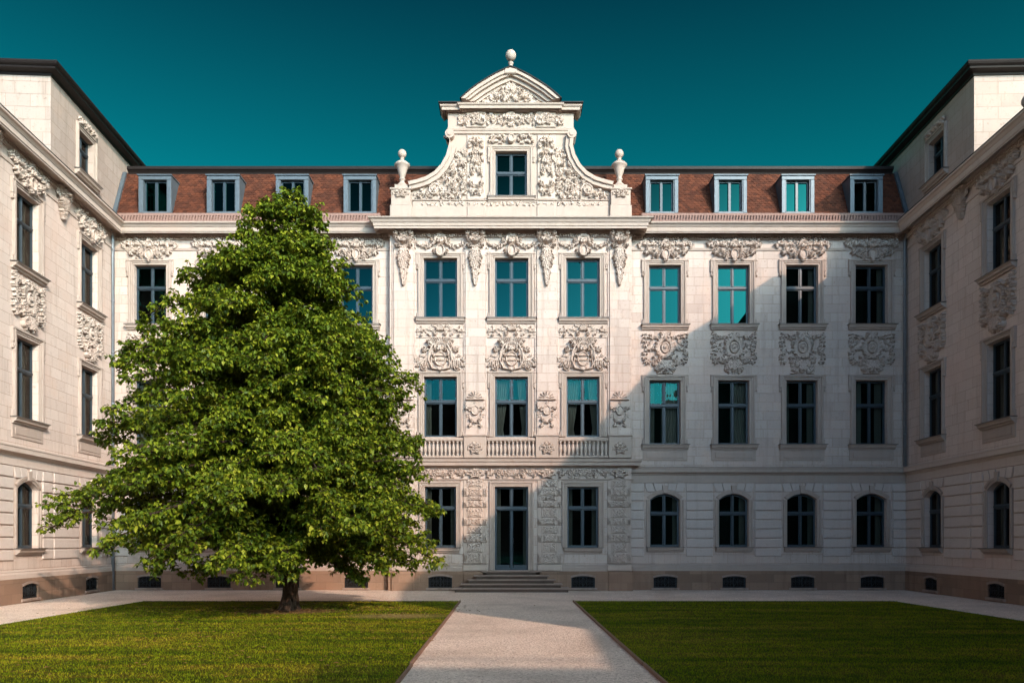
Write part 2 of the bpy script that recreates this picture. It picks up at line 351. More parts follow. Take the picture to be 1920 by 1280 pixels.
def R_capital(seed):                                      # pilaster capital with its long pendant of fruit and flowers
    r = Relief(.80, 2.06, .0135, seed); h = .13
    r.spiral(.27, .90, .095, 1.4, 1.5, -1, .03, h); r.acanthus(0, .86, 1.57, .14, h, 5, 2.4); r.garland((.05, .80), (.34, .76), .06, .06, h*.8)
    r.fill(lambda x, z: z > .38 and x < .36-(.95-z)*.12, 22, (.06, .11), h*.9)
    r.mask(0, .60, .11, h*1.1)
    for k in range(26):
        t = k/25; z = .40-1.26*t; w = .24*(1-t)**.8+.07; 
        if .60 < t < .66: continue
        r.acanthus(r.r.uniform(0, w*.5), z, -1.57+r.r.uniform(-.5, .5), w*.75, h*(.9-.35*t), 4, 2.2); r.st(r.r.uniform(0, w*.7), z, .035, h*(.95-.35*t))
    r.leaf(0, -.86, -1.57, .16, .06, h*.6)
    return r.done()
RL['capital'] = R_capital(6)
def R_shell(seed):                                        # shell and shield on the pilaster pedestals
    r = Relief(.80, 1.44, .0135, seed); h = .07
    for k in range(7):
        a = .22+k*(math.pi-.44)/6
        if a <= 1.6: r.curve([(.05*math.cos(a), .42+.05*math.sin(a)), (.29*math.cos(a), .40+.27*math.sin(a))], .013, .021, h*.3, h*.75)
    r.curve([(0, .36), (.34, .36)], .03, .03, h, h)
    r.oval(0, -.04, .13, .16, h*.8, .026); r.acanthus(.0, .17, 1.57, .1, h, 3, 1.5)
    r.fill(lambda x, z: -.30 < z < .2 and .14 < x < .30, 10, (.05, .085), h*.9)
    r.fill(lambda x, z: -.62 < z < -.34 and x < .26+z*.15, 8, (.05, .085), h*.8)
    return r.done()
RL['shell'] = R_shell(9)
def R_block(seed, w=.58, hh=.29):
    r = Relief(w, hh, .0125, seed); h = .03
    r.spiral(w*.26, 0, hh*.30, 1.5, seed, 1, .014, h); r.spiral(w*.10, hh*.2, hh*.14, 1.2, seed+2, -1, .011, h); r.acanthus(w*.38, hh*.22, 2.4, .09, h, 3, 1.8); r.acanthus(w*.06, -hh*.26, .5, .10, h, 3, 1.8); r.acanthus(w*.40, -hh*.28, 3.4, .08, h, 3, 1.8); r.rosette(0, 0, hh*.16, h*1.1)
    r.fill(lambda x, z: x < w*.46 and abs(z) < hh*.42, 4, (.035, .06), h*.8)
    return r.done()
for i in range(4): RL['block%d' % i] = R_block(20+i)
RL['flower'] = (lambda r: (r.rosette(0, 0, .12, .06, 8), r.fill(lambda x, z: x*x+z*z < .045, 12, (.05, .085), .05), r.done())[-1])(Relief(.56, .46, .0135, 2))
def R_swag(w, hh, seed, h=.06):                           # a frieze length
    r = Relief(w, hh, .0135, seed); n = max(1, int(w/.9))
    r.fill(lambda x, z: abs(z) < hh*.36 and x < w/2-.06, int(w*hh*48), (.055, .10), h)
    r.acanthus(0, -hh*.2, 1.57, hh*.55, h*1.3, 5, 2.4); r.garland((.12, hh*.2), (w*.28, hh*.2), hh*.22, .04, h); r.garland((w*.28, hh*.2), (w*.46, hh*.2), hh*.22, .04, h)
    return r.done()
RL['swag'] = R_swag(2.1, .40, 31); RL['swag_w'] = R_swag(1.3, .26, 37, .05)
def R_egg(w=1.0):                                         # egg-and-leaf band of the main cornice, one metre
    r = Relief(w, .20, .0125, 1); r.sym = False
    for k in range(10):
        x = -.45+k*.1; r.st(x, .02, .036, .05); r.leaf(x+.05, .08, -1.57, .15, .022, .035); r.curve([(x-.03, .085), (x, .07), (x+.03, .085)], .012, .012, .03, .03); r.st(x, -.07, .018, .025)
    return r.done()
RL['egg'] = R_egg()
# ------------------------------------------------------------------ windows (shared meshes)
CACHE = {}
def cached(key, fn):
    if key not in CACHE: CACHE[key] = fn().mesh(str(key[0]))
    return CACHE[key]
FY = .17                                                   # casement recess
def m_frame(w, h, tz, rise, door=False):
    m = M(); a = w/2; f = .05; y0, y1 = FY, FY+.07
    m.box(-a, -a+f, y0, y1, 0, h); m.box(a-f, a, y0, y1, 0, h); m.box(-a+f, a-f, y0, y1, 0, f*1.2); m.box(-a+f, a-f, y0, y1, h-f, h)
    if rise: m.ribbon(arch_pts(-a, a, h, rise), arch_pts(-a, a, h-.075, rise), y0-.004, y1-.004)
    m.bbox(-a+f, a-f, y0-.03, y1, tz-.055, tz+.055, .02); m.box(-a+f, a-f, y0-.045, y0-.0305, tz-.012, tz+.028)
    m.bbox(-.040, .040, y0-.012, y1-.002, f*1.2, tz-.056, .015); m.bbox(-.034, .034, y0-.012, y1-.002, tz+.056, h-f-.001, .015)
    b = .018
    for sx in (-1, 1):
        x0, x1 = sorted((sx*.041, sx*(a-f-.001)))
        for z0, z1 in ((f*1.2+.001, tz-.057), (tz+.057, h-f-.001)):
            m.box(x0, x0+b, y0+.012, y1-.01, z0, z1); m.box(x1-b, x1, y0+.012, y1-.01, z0, z1); m.box(x0+b, x1-b, y0+.012, y1-.01, z0, z0+b*1.3); m.box(x0+b, x1-b, y0+.012, y1-.01, z1-b, z1)
    if door:
        for sx in (-1, 1): m.box(*sorted((sx*.08, sx*(a-f-.03))), y0+.006, y1-.006, f*1.3+.003, f*1.2+.14)
    return m
def m_pane(w, h, tz):
    m = M(); a = w/2; y = FY+.04
    for sx in (-1, 1):
        x0, x1 = sorted((sx*.02, sx*(a-.03)))
        m.quad((x0, y, .03), (x1, y, .03), (x1, y, tz), (x0, y, tz)); m.quad((x0, y, tz), (x1, y, tz), (x1, y, h-.02), (x0, y, h-.02))
    return m
def m_surround(w, h, rise, style):
    m = M(); a = w/2
    if rise:
        for o0, o1, p in ((.0, .075, .035), (.075, .15, .065)):
            m.bbox(-a-o1, -a-o0-.001, -p, -.0, 0, h-rise); m.bbox(a+o0+.001, a+o1, -p, 0, 0, h-rise)
            m.ribbon(arch_pts(-a, a, h, rise, 12, o1), arch_pts(-a, a, h, rise, 12, o0), -p, 0)
        m.prism([(-.10, h+.30), (.10, h+.30), (.075, h+.02), (-.075, h+.02)], -.10, 0)
        return m
    for o0, o1, p in ((.0, .07, .035), (.07, .125, .055), (.125, .20, .09)):
        m.bbox(-a-o1, -a-o0-.001, -p, 0, 0, h+o0); m.bbox(a+o0+.001, a+o1, -p, 0, 0, h+o0); m.bbox(-a-o1, a+o1, -p, 0, h+o0+.001, h+o1)
    if style != 'plain':
        for sx in (-1, 1):                                  # ears with little drops
            x0, x1 = sorted((sx*(a+.201), sx*(a+.285))); m.bbox(x0, x1, -.08, 0, h-.26, h+.12); m.bbox(x0, x1, -.095, 0, h+.121, h+.20)
            c = (x0+x1)/2; m.bbox(c-.022, c+.022, -.07, 0, h-.36, h-.262, .008); m.bbox(c-.035, c+.035, -.085, 0, h-.43, h-.361, .02)
            x0, x1 = sorted((sx*(a+.201), sx*(a+.26))); m.bbox(x0, x1, -.07, 0, .0, .20)
    return m
def m_sill(w, style):
    m = M(); a = w/2+(.33 if style != 'arch' else .17)
    m.sweep([(-a+.05, 0), (a-.05, 0)], [(0, -.19), (.07, -.19), (.09, -.14), (.15, -.12), (.17, -.05), (.20, -.04), (.21, -.016), (0, -.016)])
    if style == 'apron':
        m.bbox(-a+.08, a-.08, -.03, 0, -.60, -.192); m.bbox(-a+.22, a-.22, -.045, -.028, -.50, -.29)
    return m
def m_flash(w, style):
    m = M(); a = w/2+(.33 if style != 'arch' else .17)-.03; m.box(-a-.02, a+.02, -.225, 0, -.0155, .002); return m
def m_curtain(x0, x1, h, seed, tied=False):
    m = M(); r = random.Random(seed); n = 36; nz = 14; V = []; ph = r.uniform(0, 6)
    for j in range(nz+1):
        z = .05+(h-.1)*j/nz; tj = j/nz
        for i in range(n+1):
            t = i/n; xx = x0+(x1-x0)*t
            if tied: k = .45+.55*min(1, abs(tj-.15)/.85+.12); xx = x0+(x1-x0)*t*k
            V.append((xx, FY+.22+.035*math.sin(t*38+ph+.5*math.sin(tj*3))+.01*math.sin(t*15), z))
    m.add(V, [(j*(n+1)+i, j*(n+1)+i+1, (j+1)*(n+1)+i+1, (j+1)*(n+1)+i) for j in range(nz) for i in range(n)], True); return m
def window(parent, x, y, z, w, h, tz, rise=0, style='eared', sill='sill', curtain=None, name='window', glass='glass'):
    k = (round(w, 2), round(h, 2), round(tz, 2), rise)
    f = link(name, cached(('casement',)+k+(name,), lambda: m_frame(w, h, tz, rise, name == 'door')), 'paint', parent, (x, y, z))
    link('pane', cached(('pane', glass)+k, lambda: m_pane(w, h, tz)), glass, f)
    if style: link('surround', cached(('surround',)+k+(style,), lambda: m_surround(w, h, rise, style)), 'dressed', f)
    if sill:
        s = link('sill', cached(('sill', round(w, 2), sill), lambda: m_sill(w, sill)), 'dressed', f)
        link('sill_cap', cached(('cap', round(w, 2), sill == 'arch'), lambda: m_flash(w, sill)), 'sill_metal', f)
    a = w/2
    if curtain:
        for (c0, c1, tied) in curtain: link('curtain', cached(('curtain',)+k+(c0, c1, tied), lambda: m_curtain(c0*a, c1*a, h, int(c0*100)+7, tied)), 'curtain', f)
    return f
def m_grille(w, h):
    m = M(); y = .03
    for i in range(7):
        x = -w/2+w*(i+.5)/7; m.tube([(x, y, 0), (x, y, h)], .008, 5)
    for sx in (-1, 1):
        for q in (.18, .36):
            m.tube([(sx*w*q+.06*math.cos(t), y-.012, h*.5+h*.26*math.sin(t)) for t in np.linspace(0, 6.0, 14)], .008, 4)
            m.tube([(sx*w*q+(.05-.006*t)*math.cos(t*1.3), y-.02, h*.5+(.07-.008*t)*math.sin(t*1.3)) for t in np.linspace(0, 7, 18)], .007, 4)
    m.tube([(.07*math.cos(t), y-.012, h*.5+h*.3*math.sin(t)) for t in np.linspace(0, 6.28, 14)], .009, 4)
    for z in (.03, h*.5, h-.05): m.box(-w/2, w/2, y-.005, y+.008, z-.008, z+.008)
    return m
def basement(parent, x, y, z, w, h):
    def fr():
        m = M(); a = w/2; m.box(-a, -a+.04, .06, .1, 0, h); m.box(a-.04, a, .06, .1, 0, h); m.box(-a+.04, a-.04, .06, .1, 0, .04); m.box(-a+.04, a-.04, .06, .1, h-.05, h); m.box(-.02, .02, .065, .1, .04, h-.05); return m
    f = link('basement_window', cached(('bframe', round(w, 2), round(h, 2)), fr), 'iron', parent, (x, y, z))
    link('grille', cached(('grille', round(w, 2), round(h, 2)), lambda: m_grille(w, h)), 'iron', f)
    def pn(): m = M(); m.quad((-w/2, .085, 0), (w/2, .085, 0), (w/2, .085, h), (-w/2, .085, h)); return m
    link('pane', cached(('bpane', round(w, 2), round(h, 2)), pn), 'dark', f)
    def sl(): m = M(); m.bbox(-w/2-.08, w/2+.08, -.05, 0, -.085, -.001, .015); m.ribbon(arch_pts(-w/2, w/2, h, .07, 10, .07), arch_pts(-w/2, w/2, h, .07, 10, .0), -.03, 0); return m
    link('surround', cached(('bsill', round(w, 2), round(h, 2)), sl), 'step', f)
# ------------------------------------------------------------------ shared vertical profile
ZPL = Z(1069.5)
ROWS = [Z(p) for p in (905, 922, 939, 957, 974, 991.5, 1009, 1026.5, 1043)]
TOP = (Z(609), Z(497), 1.19); MID = (Z(833.3), Z(712.7), 1.17); GRD = (Z(1024.7), Z(925), 1.12, .23)
CORN = [(0, Z(450)), (.05, Z(450)), (.06, Z(441)), (.12, Z(440)), (.16, Z(438.5)), (.44, Z(437, -.42)), (.44, Z(434, -.42)), (.47, Z(434, -.45)), (.48, Z(426, -.45)), (.50, Z(425, -.5)), (.56, Z(420, -.56)), (.62, Z(418, -.6)), (.63, Z(415.5, -.6)), (0, Z(414, -.6))]
ARCHI = [(0, Z(470.5)), (.035, Z(470.5)), (.05, Z(468)), (.06, Z(466)), (0, Z(465.5))]
STRING = [(0, Z(904.5)), (.035, Z(904.5)), (.035, Z(902)), (.02, Z(901.8)), (.02, Z(891)), (.05, Z(890)), (.09, Z(887)), (.20, Z(885, -.2)), (.21, Z(878.5, -.2)), (.23, Z(878, -.2)), (.235, Z(876, -.2)), (0, Z(874))]
BASEM = [(0, ZPL), (.075, ZPL), (.075, Z(1063)), (.05, Z(1060)), (.06, Z(1059)), (.05, Z(1057.5)), (0, Z(1057))]
def rustic_courses(parent, segs, y, arches, mt='rustic'):               # proud ashlar courses with open joints, one part per pier between windows
    for (a, b) in segs:
        m = M()
        for k in range(0, 8):
            z1, z0 = ROWS[k], ROWS[k+1]; n = max(1, round((b-a)/1.15)) if k else 1; e = [a+(b-a)*(i+(.18*((k % 2)*2-1) if 0 < i < n else 0))/n for i in range(n+1)]
            for p, q in zip(e, e[1:]): m.bbox(p+.007, q-.007, y-.05, y, z0+.017, z1-.017, .02)
        m.build('rusticated_courses', mt, parent)
    z1, z0 = ROWS[0], ROWS[1]
    for c in arches:
        for s in (-1, 1):
            m = M(); m.prism([(c+s*.125, z1-.014), (c+s*.44, z1-.014), (c+s*.355, z0+.10-.06), (c+s*.105, z0+.10)], y-.05, y); m.build('voussoir', mt, parent)
            m = M(); m.prism([(c+s*.465, z1-.014), (c+s*.76, z1-.014), (c+s*.67, z0+.014), (c+s*.385, z0+.02)], y-.05, y); m.build('voussoir', mt, parent)
def egg_band(m, x0, x1, y, z):
    n = max(1, round(x1-x0)); s = (x1-x0)/n
    for i in range(n): m.relief(RL['egg'], x0+s*(i+.5), y, z, False, s, 1.0)
# ================================================================== MAIN RANGE
XL, XR = X(214.5), X(1699.5); P = .32                       # ends of the range; projection of the central bay
BL, BR = X(731, -P), X(1184, -P)
range_ = thing('palace_range', (0, 0, 0))
tag(range_, 'pale stone palace front with carved gable, red mansard roof and entrance steps, facing the lawns', 'building')
side_px = [1246.7, 1375.5, 1503.6, 1633.7]; side_px = [2*FC-p for p in side_px[::-1]]+side_px
cols = [X(p) for p in side_px]
# side walls
for (a, b) in ((XL, BL), (BR, XR)):
    cc = [c for c in cols if a < c < b]; ops = []; w = M(); pl = M()
    for c in cc: ops += [(c-TOP[2]/2, c+TOP[2]/2, TOP[0], TOP[1]), (c-MID[2]/2, c+MID[2]/2, MID[0], MID[1]), (c-GRD[2]/2, c+GRD[2]/2, GRD[0], GRD[1], GRD[3])]
    w.wall(a, b, ZPL-.05, 13.7, 0, ops); w.build('wall', 'ashlar', range_)
    edges = [a]+[q for c in cc for q in (c-.78, c+.78)]+[b]
    rustic_courses(range_, [(edges[i], edges[i+1]) for i in range(0, len(edges), 2)], 0, cc)
    pl.wall(a, b, -.1, ZPL, -.09, [(c-.44, c+.44, Z(1101), Z(1079), .045) for c in cc], .22); pl.quad((a, -.09, ZPL), (b, -.09, ZPL), (b, .0, ZPL+.02), (a, .0, ZPL+.02)); pl.build('plinth', 'sandstone', range_)
    m = M(); m.sweep([(a, 0), (b, 0)], CORN); m.build('cornice', 'dressed', range_)
    m = M(); m.sweep([(a, 0), (b, 0)], ARCHI); m.build('architrave', 'dressed', range_)
    e = M(); egg_band(e, a+.05, b-.05, -.06, Z(445.5)); e.build('cornice_band', 'carved', range_)
    m = M(); m.sweep([(a, 0), (b, 0)], STRING); m.build('string_course', 'dressed', range_)
    m = M(); m.sweep([(a, 0), (b, 0)], BASEM); m.build('base_moulding', 'dressed', range_)
pl = M()
CU = {4: [(-.95, -.55, False), (-.1, .95, False)], 5: [(-.05, .95, False)], 6: [(.55, .95, False), (-.95, -.6, False)], 7: [(-.95, -.35, False), (.5, .95, False)]}
for i, c in enumerate(cols):
    window(range_, c, 0, TOP[0], TOP[2], TOP[1]-TOP[0], Z(538)-TOP[0], 0, 'eared', 'sill', [(.62, .95, False)] if i in (6, 7, 0) else None, glass='glass' if i in (6, 7, 0) else 'coated_glass')
    window(range_, c, 0, MID[0], MID[2], MID[1]-MID[0], Z(759)-MID[0], 0, 'eared', 'apron', CU.get(i, [(-.95, -.5, False), (.5, .95, False)]))
    window(range_, c, 0, GRD[0], GRD[2], GRD[1]-GRD[0], Z(962)-GRD[0], GRD[3], 'arch', 'arch', [(.55, .95, False), (-.95, -.75, False)] if i % 2 else [(.62, .95, False)])
    basement(range_, c, -.09, Z(1101), .88, Z(1079)-Z(1101))
    r = M(); r.relief(RL[('panel', 'panel_b', 'panel_c')[i % 3]], 0, 0, 0); r.build('relief_panel', 'carved', range_, (c, 0, Z(661)))
    r = M(); r.relief(RL[('crown', 'crown_b')[i % 2]], 0, -.03, 0); r.build('window_crest', 'carved', range_, (c, 0, Z(471)))
# central bay walls
b = M(); WP = .0
bw = [(X(825.7, -P), 1), (X(959, -P), 1), (X(1093, -P), 1)]; bx = [q[0] for q in bw]
BT = (Z(597, -P), Z(484, -P), 1.24); BM = (Z(819, -P), Z(706, -P), 1.22); BG = (Z(1026, -P), Z(912, -P), 1.16); DZ = Z(1068.5, -P)
ops = []
for i, c in enumerate(bx):
    ops += [(c-BT[2]/2, c+BT[2]/2, BT[0], BT[1]), (c-BM[2]/2, c+BM[2]/2, BM[0], BM[1])]
    if i != 1: ops.append((c-BG[2]/2, c+BG[2]/2, BG[0], BG[1]))
ops.append((bx[1]-.62, bx[1]+.62, DZ, BG[1]))
b.wall(BL, BR, Z(1070)-.06, 13.7, -P, ops)
for xx in (BL, BR): b.quad((xx, -P, ZPL-.05), (xx, 0.02, ZPL-.05), (xx, 0.02, 13.7), (xx, -P, 13.7))
b.build('projecting_bay', 'ashlar', range_)
for i, c in enumerate(bx):
    window(range_, c, -P, BT[0], BT[2], BT[1]-BT[0], Z(524, -P)-BT[0], glass='coated_glass')
    window(range_, c, -P, BM[0], BM[2], BM[1]-BM[0], Z(752, -P)-BM[0], 0, 'eared', None, [(-.95, -.1, True), (.95, .35, True)] if i else [(-.95, -.6, False)])
    if i != 1: window(range_, c, -P, BG[0], BG[2], BG[1]-BG[0], Z(952, -P)-BG[0], 0, 'plain', 'arch', [(-.95, -.62, False), (.62, .95, False)])
    r = M(); r.relief(RL['key'], 0, -.03, 0); r.build('window_crest', 'carved', range_, (c, -P, Z(460, -P)))
    r = M(); r.relief(RL['arms'], 0, 0, 0); r.build('coat_of_arms', 'carved', range_, (c, -P, Z(663, -P)))
    r = M(); r.bbox(-.93, .93, -.03, 0, -.25, .25); r.relief(RL['tablet'], 0, -.03, 0); r.build('relief_panel', 'carved', range_, (c, -P, Z(621, -P)))
door = window(range_, bx[1], -P, DZ, 1.24, BG[1]-DZ, Z(952.5, -P)-DZ, 0, 'plain', None, [(-.95, -.65, False), (.7, .95, False)], 'door')
m = M(); m.tube([(.075, FY-.02, 1.0), (.075, FY-.06, 1.0), (.075, FY-.065, 1.02), (.075, FY-.065, 1.16), (.075, FY-.02, 1.17)], .012, 6); m.build('handle', 'iron', door)
# plinth with the steps' recess
ops = [(c-.44, c+.44, Z(1101, -P), Z(1079, -P), .07) for c in (bx[0], bx[2])]
PB = -P-.09
pl.wall(BL-.05, BR+.05, -.1, ZPL, PB, ops, .22); pl.quad((BL-.05, PB, ZPL), (BR+.05, PB, ZPL), (BR+.05, -P, ZPL+.02), (BL-.05, -P, ZPL+.02))
for xx in (BL-.05, BR+.05): pl.quad((xx, PB, -.1), (xx, 0.0, -.1), (xx, 0.0, ZPL), (xx, PB, ZPL))
for p in (757, 891, 1025.3, 1161.8):
    c = X(p, -P); pl.bbox(c-.43, c+.43, PB-.09, PB, -.1, ZPL-.02)
pl.build('plinth', 'sandstone', range_)
for c in (bx[0], bx[2]): basement(range_, c, PB, Z(1101, -P), .88, Z(1079)-Z(1101))
# pilasters
PIL = [X(p, -P-.1) for p in (757, 891, 1025.3, 1161.8)]
for c in PIL:
    m = M(); y = -P; hw = .37
    m.bbox(c-hw, c+hw, y-.10, y, Z(816, -P), Z(437, -P)); m.bbox(c-hw-.07, c-hw-.001, y-.05, y, Z(816, -P), Z(440, -P)); m.bbox(c+hw+.001, c+hw+.07, y-.05, y, Z(816, -P), Z(440, -P))
    pil = m.build('pilaster', 'ashlar', range_)
    q = M(); q.relief(RL['capital'], c, y-.10, Z(486, -P)); q.sweep([(c-hw-.0, y-.10), (c+hw+.0, y-.10)], [(0, Z(437.5, -P)), (.08, Z(437, -P)), (.12, Z(432, -P)), (.22, Z(430.5, -P)), (.22, Z(427.5, -P)), (0, Z(427, -P))]); q.build('capital', 'carved', pil)
    q = M(); q.bbox(c-.36, c+.36, y-.17, y-.1005, Z(765, -P)-.005, Z(755, -P)); q.relief(RL['shell'], c, y-.10, Z(768, -P)); q.build('shell_ornament', 'carved', pil)
# main cornice of the bay
m = M(); path = [(BL, 0.05), (BL, -P), (BR, -P), (BR, 0.05)]; yq = -P
m.sweep(path, [(0, Z(441, yq)), (.05, Z(441, yq)), (.08, Z(435, yq)), (.14, Z(433, yq)), (.20, Z(430, yq)), (.50, Z(428, yq-.5)), (.50, Z(424, yq-.5)), (.53, Z(423.5, yq-.5)), (.54, Z(417.5, yq-.5)), (.57, Z(416.5, yq-.55)), (.62, Z(411, yq-.6)), (.69, Z(408, yq-.65)), (.70, Z(406, yq-.65)), (0, Z(403.5, yq-.6))])
m.build('bay_cornice', 'dressed', range_)
for a, c in zip(PIL, PIL[1:]): e = M(); egg_band(e, a+.42, c-.42, -P-.06, Z(437.5, -P)-.06); e.build('cornice_band', 'carved', range_)
# balustrade over the portal, its cornice, the frieze under it
m = M(); yb = -P-.10
zt, zb = Z(821.5, yb-.1), Z(858.5, yb-.1)
for c in PIL: 
    m.bbox(c-.42, c+.42, yb-.16, -P+.0, zb, zt+.06, .02); m.bbox(c-.46, c+.46, yb-.20, -P, zt+.061, zt+.14, .03); m.relief(RL['flower'], c, yb-.16, (zt+zb)/2, False, 1, 1)
for a, c in zip(PIL, PIL[1:]):
    m.bbox(a+.425, c-.425, yb-.12, -P+.0, zt-.10, zt+.03, .03); m.bbox(a+.425, c-.425, yb-.12, -P, zb, zb+.09, .03)
bal = m.build('balustrade', 'dressed', range_)
def mb():
    m = M(); hB = zt-zb-.19; pr = [(.05, 0), (.05, .04), (.028, .055), (.03, .09), (.062, .2), (.066, .26), (.05, .34), (.026, .42), (.024, .46), (.045, .475), (.045, .52)]
    m.lathe(0, 0, 0, [(r, z*hB/.52) for r, z in pr], 10); return m
for a, c in zip(PIL, PIL[1:]):
    n = 12
    for i in range(n): link('baluster', cached(('baluster',), mb), 'carved', bal, (a+.43+(c-a-.86)*(i+.5)/n, yb-.04, zb+.09))
m = M(); m.sweep([(BL-.02, 0.0), (BL-.02, -P), (BR+.02, -P), (BR+.02, 0.0)], [(0, Z(877, -P)), (.08, Z(876, -P)), (.12, Z(873.5, -P)), (.26, Z(872, -P-.25)), (.27, Z(867, -P-.25)), (.32, Z(864.5, -P-.3)), (.34, Z(860, -P-.3)), (0, Z(858.5, -P-.3))])
m.sweep([(BL-.02, 0.0), (BL-.02, -P), (BR+.02, -P), (BR+.02, 0.0)], [(0, Z(900, -P)), (.05, Z(900, -P)), (.07, Z(897.5, -P)), (0, Z(897, -P))])
m.build('portal_cornice', 'dressed', range_)
m = M()
for i, (a, c) in enumerate(zip(PIL, PIL[1:])): m.relief(RL['swag'], (a+c)/2, -P, Z(886.5, -P), False, .93)
for c in PIL: m.relief(RL['flower'], c, -P-.06, Z(887, -P), False, 1.2, .8)
m.build('portal_frieze', 'carved', range_)
# carved piers of the ground floor
pb = [898.5, 913, 929.4, 938, 951, 970, 984, 1000, 1016, 1035, 1056]
for j, c in enumerate([X(p, -P) for p in (757, 891, 1030, 1160.5)]):
    m = M(); m.bbox(c-.44, c+.44, -P-.03, -P, Z(1056, -P), Z(899, -P))
    for k in range(10):
        z1, z0 = Z(pb[k], -P)-.008, Z(pb[k+1], -P)+.008; pr = .09 if k % 2 else .06
        if k in (2,): pr = .06
        m.bbox(c-(.30 if not k % 2 else .43), c+(.30 if not k % 2 else .43), -P-pr, -P-.02, z0, z1, .015)
        m.relief(RL['block%d' % ((k*3+j) % 4)], c, -P-pr, (z0+z1)/2, k % 3 == 0, 1.0, (z1-z0)/.31)
        if k % 2:
            for sx in (-1, 1): m.relief(RL['block%d' % ((k+j) % 4)], c+sx*.36, -P-pr, (z0+z1)/2-.01, sx > 0, .22, .7*(z1-z0)/.31)
    m.bbox(c-.46, c+.46, -P-.14, -P, ZPL+.004, Z(1058, -P), .03)
    m.build('carved_pier', 'carved', range_)
for a, c in ((BL, bx[1]-.95), (bx[1]+.95, BR)): m = M(); m.sweep([(a, -P), (c, -P)], BASEM); m.build('base_moulding', 'dressed', range_)
# entrance steps
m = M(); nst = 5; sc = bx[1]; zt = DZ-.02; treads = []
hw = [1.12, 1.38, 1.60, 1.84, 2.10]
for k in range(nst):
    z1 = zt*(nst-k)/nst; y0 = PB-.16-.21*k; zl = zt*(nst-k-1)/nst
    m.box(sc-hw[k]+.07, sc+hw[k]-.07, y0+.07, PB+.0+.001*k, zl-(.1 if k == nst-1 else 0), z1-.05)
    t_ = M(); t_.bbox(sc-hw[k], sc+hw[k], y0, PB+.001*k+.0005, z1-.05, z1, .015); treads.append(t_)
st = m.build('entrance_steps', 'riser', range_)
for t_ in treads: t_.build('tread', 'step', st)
# ---- gable
YG = -P-.02
g = M(); gx0, gx1 = X(843.5, YG), X(1072, YG); gz0 = 13.5
gw = (X(929, YG), X(988, YG), Z(371, YG), Z(284, YG))
g.wall(gx0, gx1, gz0, Z(205, YG), YG, [gw], .3)
crv = [(843, 258), (845, 278), (840, 297), (830, 315), (817, 329), (800, 339), (783, 344.5), (767, 348)]
Lc = [(X(a, YG), Z(c, YG)) for a, c in crv]; Rc = [(X(2*957.7-a, YG), Z(c, YG)) for a, c in crv]
lo = X(740, YG); ro = X(2*957.7-740, YG)
for C, e_, gx in ((Lc, lo, gx0), (Rc, ro, gx1)):
    g.prism([(gx, gz0)]+[(gx, C[0][1])]+C+[(e_, C[-1][1]), (e_, gz0)], YG, YG+.6)
g.box(gx0, gx1, YG+.31, YG+.6, gz0, Z(205, YG))
for xx in (gx0, gx1): g.quad((xx, YG, gz0), (xx, YG+.6, gz0), (xx, YG+.6, Z(200, YG)), (xx, YG, Z(200, YG)))
gable = g.build('gable', 'dressed', range_); m = M(); m.quad((gx0+.5, YG+.302, Z(380, YG)), (gx1-.5, YG+.302, Z(380, YG)), (gx1-.5, YG+.302, Z(275, YG)), (gx0+.5, YG+.302, Z(275, YG))); m.build('interior', 'dark', gable)
m = M()                                                    # base courses and pedestals
m.bbox(X(733, YG), X(1183, YG), YG-.10, YG, gz0, Z(389, YG)); m.bbox(X(774, YG), X(1141, YG), YG-.04, YG, Z(389, YG), Z(377.5, YG)); m.bbox(X(774, YG), X(1141, YG), YG-.09, YG, Z(377.5, YG)+.001, Z(375.5, YG))
for p in (893, 1023.5): m.bbox(X(p, YG)-.33, X(p, YG)+.33, YG-.145, YG-.1, gz0, Z(389, YG)-.004)
m.build('gable_base', 'dressed', gable)
for C, sg in ((Lc, 1), (Rc, -1)):
    m = M(); inn = []
    for i, (x_, z_) in enumerate(C):
        a, c = C[max(0, i-1)], C[min(len(C)-1, i+1)]; dx, dz = c[0]-a[0], c[1]-a[1]; l = math.hypot(dx, dz)
        nx, nz = -dz/l, dx/l
        if nz > 0 or (abs(nz) < .2 and nx*sg < 0): nx, nz = -nx, -nz
        inn.append((x_+nx*.22, z_+nz*.22))
    m.ribbon(C, inn, YG-.17, YG-.0); out2 = [(o[0]*.65+i_[0]*.35, o[1]*.65+i_[1]*.35) for o, i_ in zip(C, inn)]
    out3 = [(o[0]+(o[0]-i_[0])*.25, o[1]+(o[1]-i_[1])*.25) for o, i_ in zip(C, inn)]
    m.ribbon(out3, out2, YG-.24, YG+.55)
    v = C[0]; cyl = [(v[0]+sg*.02+.17*math.cos(t), v[1]+.03+.17*math.sin(t)) for t in np.linspace(0, 2*math.pi, 18)[:-1]]; m.prism(cyl, YG-.26, YG+.4)
    m.prism([(v[0]+sg*.02+.09*math.cos(t), v[1]+.03+.09*math.sin(t)) for t in np.linspace(0, 2*math.pi, 14)[:-1]], YG-.29, YG-.2)
    m.build('scroll_moulding', 'dressed', gable)
for p in (752.8, 1162.6):
    m = M(); c = X(p, YG); y = YG
    m.bbox(c-.40, c+.40, y-.22, y+.5, gz0, Z(389, YG)+.002, .02); m.bbox(c-.36, c+.36, y-.19, y+.46, Z(389, YG)+.003, Z(360, YG)); m.bbox(c-.41, c+.41, y-.24, y+.5, Z(360, YG)+.001, Z(356.5, YG), .02)
    m.relief(RL['flower'], c, y-.19, Z(367, YG), False, 1.1, .7); m.build('pedestal', 'dressed', gable)
